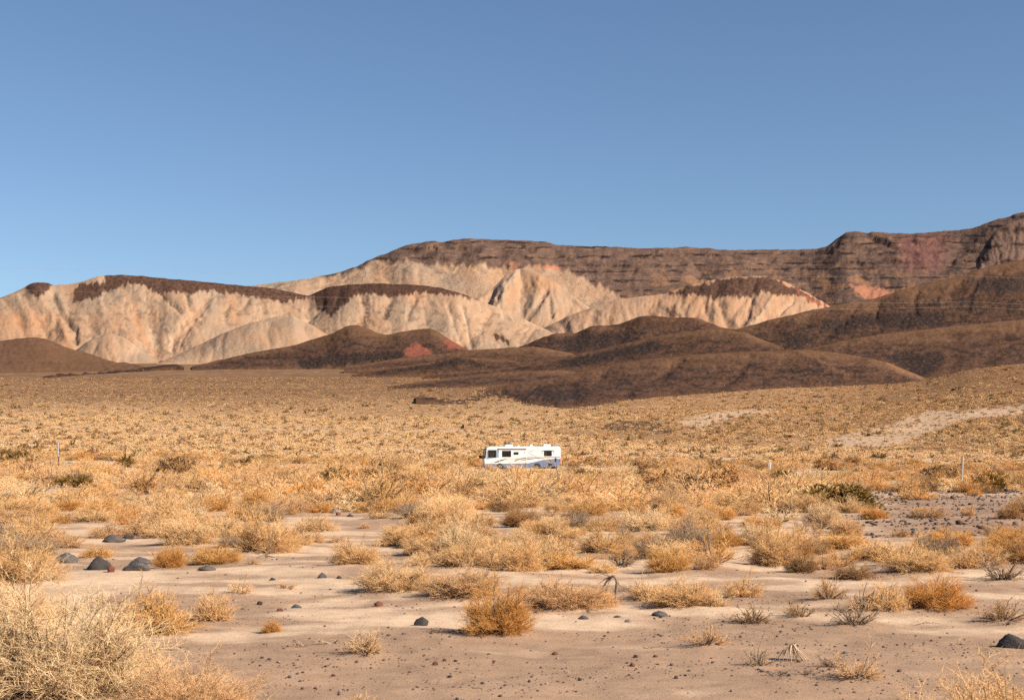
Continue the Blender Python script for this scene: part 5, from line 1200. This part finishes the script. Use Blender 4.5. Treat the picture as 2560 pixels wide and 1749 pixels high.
def build_motorhome():
    fx, fy = -3.95, 199.2
    zr = 0.295
    e = empty("motorhome", (fx, fy, zr), "white and blue-grey motorhome with swooping stripes parked on the road", "motorhome", None, radians(8.0))
    W_ = 2.46
    # shell
    shell = [(0.20, 0.62), (0.14, 1.20), (0.10, 1.72), (0.16, 2.1), (0.30, 2.85), (0.38, 3.10), (0.62, 3.30), (1.1, 3.37), (3.0, 3.39), (10.5, 3.43), (10.80, 3.38), (10.88, 3.15), (10.90, 1.6), (10.86, 0.95), (10.70, 0.70), (9.0, 0.66), (1.2, 0.62)]
    bm_obj("body", prism(shell, 0.0, W_), M_WHITE, e, 0.07)
    bm_obj("chassis", bx(0.5, 10.5, 0.35, W_ - 0.35, 0.34, 0.64), M_BLACK, e)
    # painted skirt with the two wheel openings, near and far side
    fw, rwh, rr_ = (38.5 / 17.775 + 0.09), 7.52, 0.56
    def skirt(y0, y1):
        top = [(0.22, 0.985), (6.2, 1.045), (7.0, 1.20), (8.0, 1.42), (9.2, 1.60), (10.2, 1.69), (10.885, 1.69)]
        pts = list(top) + [(10.87, 1.0), (10.72, 0.62), (9.4, 0.53), (rwh + rr_, 0.50)]
        pts += [(rwh + rr_ * cos(a), 0.50 + rr_ * sin(a)) for a in np.linspace(0, pi, 13)[1:-1]]
        pts += [(rwh - rr_, 0.50), (6.2, 0.47), (fw + rr_, 0.47)]
        pts += [(fw + rr_ * cos(a), 0.47 + rr_ * sin(a) * 0.95) for a in np.linspace(0, pi, 13)[1:-1]]
        pts += [(fw - rr_, 0.47), (0.5, 0.50), (0.24, 0.60)]
        return prism(pts, y0, y1)
    bm_obj("skirt", skirt(-0.022, 0.06), M_BLUE, e); bm_obj("skirt", skirt(W_ - 0.06, W_ + 0.022), M_BLUE, e)
    for nm, x in (("wheel_arch", fw), ("wheel_arch", rwh)):
        for ya, yb in ((0.004, 0.30), (W_ - 0.30, W_ - 0.004)):
            bm_obj(nm, cyl(x, 0.50, ya - 0.010, yb, rr_ - 0.005), M_BLACK, e)
    for x in (fw, rwh):
        for s, y0 in ((1, -0.035), (-1, W_ + 0.035)):
            w = bm_obj("wheel", cyl(x, 0.47, y0, y0 + s * 0.30, 0.455, None, 32), M_TYRE, e, 0.04)
            r_ = bmesh.new()
            n = 28
            ring = [(0.30, -0.004), (0.30, -0.012), (0.25, 0.0 + 0.02), (0.16, 0.06), (0.13, -0.015), (0.0, -0.02)]
            V = [[r_.verts.new((x + a * cos(t), y0 + s * b_ - s * 0.012, 0.47 + a * sin(t))) for t in np.arange(n) * 2 * pi / n] for a, b_ in ring[:-1]]
            for a, b_ in zip(V[:-1], V[1:]):
                for i in range(n): r_.faces.new((a[i], a[(i + 1) % n], b_[(i + 1) % n], b_[i]))
            r_.faces.new(V[-1])
            bm_obj("rim", r_, M_STEEL, w)
            bm_obj("hub", cyl(x, 0.47, y0 - s * 0.05, y0 + s * 0.03, 0.07, 0.09, 16), M_DGREY, w)
    # cab: slate panel, side window, windscreen
    for s, y in ((-1, 0.0), (1, W_)):
        bm_obj("cab_panel", prism([(0.37, 1.68), (0.42, 1.60), (1.2, 1.75), (2.02, 1.84), (2.10, 1.92), (2.10, 2.70), (2.02, 2.84), (1.85, 2.93), (0.55, 2.93), (0.42, 2.6)], min(y, y + s * .012), max(y, y + s * .012)), M_PANEL, e)
    def window(x0, x1, z0, z1, curt, y=0.0, s=-1, fr=0.045):
        o = s
        f_ = bmesh.new()
        for a in ((x0, x1, z0, z0 + fr), (x0, x1, z1 - fr, z1), (x0, x0 + fr, z0 + fr, z1 - fr), (x1 - fr, x1, z0 + fr, z1 - fr)):
            bx(a[0], a[1], min(y, y + o * .05), max(y, y + o * .05), a[2], a[3], f_)
        f = bm_obj("window", f_, M_BLACK, e)
        bm_obj("dark_backing", bx(x0 + fr, x1 - fr, min(y + o * .014, y + o * .018), max(y + o * .014, y + o * .018), z0 + fr, z1 - fr), M_TINT, f)  # dark sheet behind the pane, standing in for the dim interior
        for c in curt:
            bm_obj("curtain", prism([(c[0], c[2]), (c[1], c[2]), (c[1] - 0.02, c[3]), (c[0] + 0.05, c[3])], y + o * .028, y + o * .022), M_CURT, f)
        bm_obj("pane", bx(x0 + fr, x1 - fr, y + o * .040, y + o * .036, z0 + fr, z1 - fr), M_GLASS, f)
        return f
    yc = -0.012
    window(0.66, 1.76, 1.87, 2.86, [(0.86, 1.14, 1.93, 2.60), (1.20, 1.44, 1.93, 2.64), (1.56, 1.68, 1.93, 2.58)], yc)
    window(2.61, 3.86, 1.95, 2.80, [])
    window(4.24, 4.92, 2.26, 2.60, [], fr=0.04)
    window(8.56, 9.64, 2.07, 2.81, [(8.64, 8.95, 2.13, 2.68)])
    window(0.66, 1.76, 1.87, 2.86, [], W_ + .012, 1); window(3.2, 4.6, 1.95, 2.8, [], W_, 1); window(8.2, 9.4, 2.07, 2.81, [], W_, 1)
    wsl = [(0.085, 1.76), (0.145, 2.1), (0.285, 2.86), (0.345, 3.03), (0.42, 3.03), (0.38, 2.86), (0.30, 2.1), (0.26, 1.74)]
    ws = bm_obj("windscreen", prism(wsl, 0.05, W_ - 0.05), M_WIND, e)
    fm = bmesh.new()
    for y0, y1 in ((-0.016, 0.05), (W_ - 0.05, W_ + 0.016), (W_ / 2 - 0.03, W_ / 2 + 0.03)):
        prism([(0.07, 1.74), (0.13, 2.1), (0.27, 2.88), (0.33, 3.06), (0.44, 3.06), (0.385, 2.86), (0.315, 2.1), (0.27, 1.72)] if y0 < 0 or y0 > W_ - .1 else [(x - .012, z) for x, z in wsl[:4]] + [(x - .005, z) for x, z in wsl[4:]], y0, y1, fm)
    bx(0.24, 0.45, -0.014, W_ + .014, 3.062, 3.10, fm)
    bm_obj("frame", fm, M_BLACK, ws)
    bm_obj("bumper", bx(0.06, 0.34, 0.03, W_ - 0.03, 0.44, 0.70), M_DGREY, e, 0.05)
    for y in (0.35, W_ - 0.35): bm_obj("headlight", bx(0.10, 0.2, y - 0.17, y + 0.17, 0.92, 1.12), M_STEEL, e, 0.03)
    for s, y in ((-1, -0.02), (1, W_ + 0.02)):
        mm = bm_obj("mirror", bx(-0.34, 0.02, min(y + s * .04, y + s * .30), max(y + s * .04, y + s * .30), 1.72, 2.14), M_BLACK, e, 0.05)
        bm_obj("mirror_arm", rod((0.16, y - s * .1, 1.70), (-0.06, y + s * .12, 1.72), 0.03), M_BLACK, mm)
    # awning roller along the roof edge
    aw = bm_obj("awning", cyl(0, 0, 0, 1, 0.075, None, 12), M_WHITE, e)
    aw.data.transform(__import__("mathutils").Matrix(((0, 3.97, 0, 2.05), (1, 0, 0, -0.085), (0, 0, 1, 3.135), (0, 0, 0, 1))))
    bm_obj("rail", bx(2.0, 6.06, -0.13, 0.0, 3.03, 3.062), M_DGREY, aw)
    wa = bm_obj("window_awning", bx(8.36, 9.96, -0.10, 0.0, 2.835, 2.875), M_MGREY, e)
    for x in (8.28, 9.94): bm_obj("arm", rod((x, -0.03, 2.86), (x + 0.03, -0.03, 2.40), 0.022), M_MGREY, wa)
    bm_obj("awning_arm", rod((2.06, -0.03, 3.05), (2.16, -0.03, 2.60), 0.02), M_MGREY, aw)
    # roof gear
    for x0, x1, zt in ((3.07, 4.26, 3.66), (8.55, 9.62, 3.74)):
        ac = bm_obj("air_conditioner", prism([(x0, 3.44), (x0 + .14, zt), (x1 - .10, zt), (x1, 3.60), (x1, 3.44)], 0.75, 1.75), M_WHITE, e, 0.03)
        bm_obj("base", bx(x0 - .08, x1 + .10, 0.72, 1.78, 3.385, 3.438), M_DGREY, ac)
    for x0, x1, zt in ((4.80, 5.2, 3.58), (6.55, 7.05, 3.68)):
        bm_obj("roof_vent", prism([(x0, 3.37), (x0 + .1, zt - .05), (x0 + .18, zt), (x1 - .14, zt), (x1, 3.40)], 0.5, 0.95), M_WHITE, e)
    bm_obj("roof_rail", rod((7.2, 0.22, 3.49), (8.2, 0.22, 3.50), 0.03), M_DGREY, e)
    # ladder at the back
    lb = bmesh.new()
    for y in (0.35, 0.80):
        rod((11.04, y, 1.0), (11.05, y, 3.55), 0.022, lb); rod((11.05, y, 3.55), (10.0, y, 3.60), 0.022, lb); rod((10.0, y, 3.60), (10.0, y, 3.42), 0.022, lb)
        rod((11.04, y, 1.2), (10.88, y, 1.2), 0.02, lb)
    lad = bm_obj("ladder", lb, M_STEEL, e)
    for z in np.arange(1.15, 3.5, 0.32): bm_obj("rung", rod((11.045, 0.35, z), (11.045, 0.80, z), 0.018), M_STEEL, lad)
    # panels and lights on the lower side
    bm_obj("vent_grille", bx(10.08, 10.30, -0.045, -0.02, 1.28, 1.80), M_BLACK, e)
    bm_obj("access_opening", bx(9.14, 9.68, -0.040, -0.02, 0.63, 1.06), M_BLACK, e)
    for y in (-0.034, W_ - 0.06): bm_obj("tail_light", bx(10.70, 10.885, y, y + 0.094, 1.26, 1.60), M_REDL, e, 0.012)
    bm_obj("fuel_cap", bx(7.68, 7.86, -0.012, -0.001, 1.61, 1.70), M_MGREY, e)
    for x0, x1 in ((3.1, 4.5), (4.56, 5.9), (5.96, 6.78), (8.42, 8.98), (9.76, 10.5)):
        bm_obj("compartment_door", bx(x0, x1, -0.036, -0.0225, 0.585, 0.93 if x1 < 7 else 1.10), M_BLUE, e)
    for x in (6.05, 2.16): bm_obj("seam", bx(x, x + 0.055, -0.016, -0.0005, 1.06, 3.0), M_WHITE, e)
    bm_obj("marker_lamp", bx(5.78, 5.83, -0.02, -0.001, 2.42, 2.78), M_DGREY, e)
    bm_obj("mud_flap", prism([(10.55, 0.62), (10.85, 0.34), (11.15, 0.02), (11.19, 0.05), (10.90, 0.40), (10.65, 0.66)], 0.3, 0.4), M_DGREY, e)
    # painted swooshes: thin vinyl on the side
    def swoosh(pts, wid, mat, label, y=-0.007):
        p = np.array(pts, float); s = np.linspace(0, len(p) - 1, 26)
        # Catmull-Rom
        P = []
        for t in s:
            i = min(int(t), len(p) - 2); f = t - i
            a, b_, c, d = p[max(i - 1, 0)], p[i], p[i + 1], p[min(i + 2, len(p) - 1)]
            P.append(0.5 * ((2 * b_) + (c - a) * f + (2 * a - 5 * b_ + 4 * c - d) * f * f + (3 * b_ - a - 3 * c + d) * f ** 3))
        P = np.array(P); w = 1.35 * np.interp(np.linspace(0, 1, 26), np.linspace(0, 1, len(wid)), wid)
        T = np.gradient(P, axis=0); T /= np.linalg.norm(T, axis=1, keepdims=True); N = np.stack([-T[:, 1], T[:, 0]], -1)
        up, dn = P + N * w[:, None] / 2, P - N * w[:, None] / 2
        b = bmesh.new()
        va = [[b.verts.new((x, yy, z)) for x, z in np.concatenate([up, dn[::-1]])] for yy in (y, -0.0005)]
        n = len(va[0]); h = n // 2
        for i in range(h - 1):
            j = n - 1 - i
            b.faces.new((va[0][i], va[0][i + 1], va[0][j - 1], va[0][j]))
        for i in range(n): b.faces.new((va[0][i], va[1][i], va[1][(i + 1) % n], va[0][(i + 1) % n]))
        bm_obj("stripe", b, mat, e, 0, label)
    swoosh([(0.96, 1.10), (1.25, 1.19), (1.5, 1.30)], [.01, .05, .02], M_MGREY, "thin grey stripe low on the cab")
    swoosh([(1.40, 1.12), (1.75, 1.22), (2.15, 1.33)], [.01, .12, .17], M_DGREY, "dark wedge stripe behind the cab")
    swoosh([(2.24, 1.37), (2.7, 1.52), (3.15, 1.66), (3.6, 1.76)], [.15, .11, .06, .005], M_DGREY, "dark rising stripe below the first window")
    swoosh([(2.65, 1.33), (3.3, 1.50), (4.0, 1.64), (4.6, 1.72), (5.3, 1.79), (6.0, 1.84)], [.01, .05, .08, .07, .05, .05], M_TANS, "taupe stripe along the middle")
    swoosh([(4.90, 1.72), (4.62, 1.62), (4.42, 1.44), (4.32, 1.30), (4.37, 1.26)], [.05, .14, .13, .08, .01], M_TANS, "taupe hook stripe")
    swoosh([(4.37, 1.24), (4.62, 1.44), (5.0, 1.59), (5.5, 1.69), (6.02, 1.755)], [.01, .09, .09, .08, .08], M_DGREY, "dark curved stripe inside the taupe hook", -0.010)
    swoosh([(6.10, 1.80), (6.7, 1.87), (7.5, 1.935), (8.4, 1.98)], [.20, .13, .09, .005], M_MGREY, "grey stripe fading out under the rear window")
    swoosh([(5.10, 1.36), (5.6, 1.50), (6.3, 1.60), (7.2, 1.72), (8.3, 1.82), (9.5, 1.89), (10.85, 1.925)], [.01, .07, .09, .075, .07, .06, .06], M_DGREY, "long dark stripe rising to the tail", -0.009)
    swoosh([(7.90, 2.80), (7.2, 2.80), (6.72, 2.75), (6.45, 2.62), (6.36, 2.52), (6.62, 2.30), (7.1, 2.12), (7.6, 2.01)], [.01, .05, .09, .09, .06, .09, .07, .01], M_MGREY, "grey loop stripe on the upper rear side")
    return e
RV = build_motorhome()

# ------------------------------------------------------------------ posts and wires
M_RUST = simple("rusty_steel", (0.10, 0.045, 0.03), 0.8, 0.2); M_GALV = simple("weathered_sign_back", (0.80, 0.81, 0.82), 0.5, 0.3); M_WOODP = simple("grey_weathered_wood", (0.20, 0.17, 0.14), 0.9); M_WPOST = simple("white_marker", (0.80, 0.80, 0.80), 0.5)
def stand(px, py):
    x, y = hit(px, py); return x, y, float(ground_z(np.array([x]), np.array([y]))[0])
x, y, z = stand(145, 1171); m_ = y / FPX
e = empty("sign_post", (x, y, z), "narrow grey sign seen edge-on on a dark steel post at left", "sign post", None, radians(-62))
bm_obj("post", bx(-0.07, 0.07, -0.03, 0.09, -0.3, 62 * m_), M_RUST, e)
bm_obj("sign_panel", bx(-0.34, 0.30, -0.056, -0.032, 28 * m_, 63.5 * m_), M_GALV, e)
x, y, z = stand(2403, 1217); m_ = y / FPX
e = empty("post", (x, y, z), "tall bare leaning post at the roadside on the right", "post"); e.rotation_euler = (0, radians(3.5), 0)
bm_obj("shaft", bx(-0.06, 0.05, -0.05, 0.05, -0.3, 78 * m_), M_WOODP, e)
bm_obj("edge_strip", bx(0.052, 0.085, -0.054, 0.03, 0.1, 78 * m_), M_GALV, e)
for z_ in (0.35, 0.62): bm_obj("clip", bx(-0.09, -0.061, -0.03, 0.03, 78 * m_ * z_, 78 * m_ * z_ + .06), M_RUST, e)
x, y, z = stand(1925, 1180); m_ = y / FPX
e = empty("road_marker", (x, y, z), "small white marker with a dark centre stripe beside the road", "road marker")
bm_obj("blade", bx(-2.6 * m_, 2.6 * m_, -0.01, 0.02, -0.2, 24 * m_), M_WPOST, e)
bm_obj("stripe", bx(-1.1 * m_, 0.9 * m_, -0.02, -0.0105, 0.2, 23.5 * m_), M_DGREY, e)
x, y, z = stand(107, 1165); m_ = y / FPX
e = empty("stake", (x, y, z), "tiny white stake left of the sign post", "stake")
bm_obj("blade", bx(-1.3 * m_, 1.3 * m_, -0.02, 0.02, -0.2, 10 * m_), M_WPOST, e)
x, y, z = stand(126, 1168); m_ = y / FPX
e = empty("stake", (x, y, z), "thin dark stake between the white stake and the sign post", "stake")
bm_obj("rod", rod((0, 0, -.2), (0, 0, 13 * m_), 0.035), M_RUST, e)
M_WIRE = simple("aluminium_cable", (0.62, 0.56, 0.50), 0.4, 0.3)
for pts, lab in (([(-200, 666), (0, 670), (380, 678.5), (860, 687.5), (1280, 691), (1700, 692.3), (2200, 691.3), (2340, 690), (2412, 688.3), (2470, 691.5), (2560, 695.5), (2760, 703)], "highest of the three thin overhead cables"),
                 ([(-200, 717), (0, 723), (300, 732.5), (700, 741), (1000, 746), (1500, 752), (2070, 756.6), (2200, 757), (2340, 756.3), (2424, 752.5), (2480, 757), (2560, 760.5), (2760, 768)], "middle overhead cable crossing the dark hill"),
                 ([(-200, 740), (0, 747), (300, 756), (860, 767), (1300, 772.5), (1700, 774), (2000, 773), (2200, 771.2), (2350, 768.6), (2430, 765.3), (2480, 769), (2560, 773.5), (2760, 782)], "lowest of the three thin overhead cables")):
    a = np.array(pts, float); D = 1290.0
    sx = np.linspace(a[0, 0], a[-1, 0], 120); sy = np.interp(sx, a[:, 0], a[:, 1])
    X, S = pix2dir(sx, sy)
    P = np.stack([X * D, 0 * X + D, HC + S * D], -1)
    V, F, T = tubes(P[None], np.full((1, 120), 0.06), np.ones(1))
    link("overhead_cable", make_mesh("overhead_cable", V, F, (M_WIRE,), True), label=lab, category="cable", group="overhead cables")
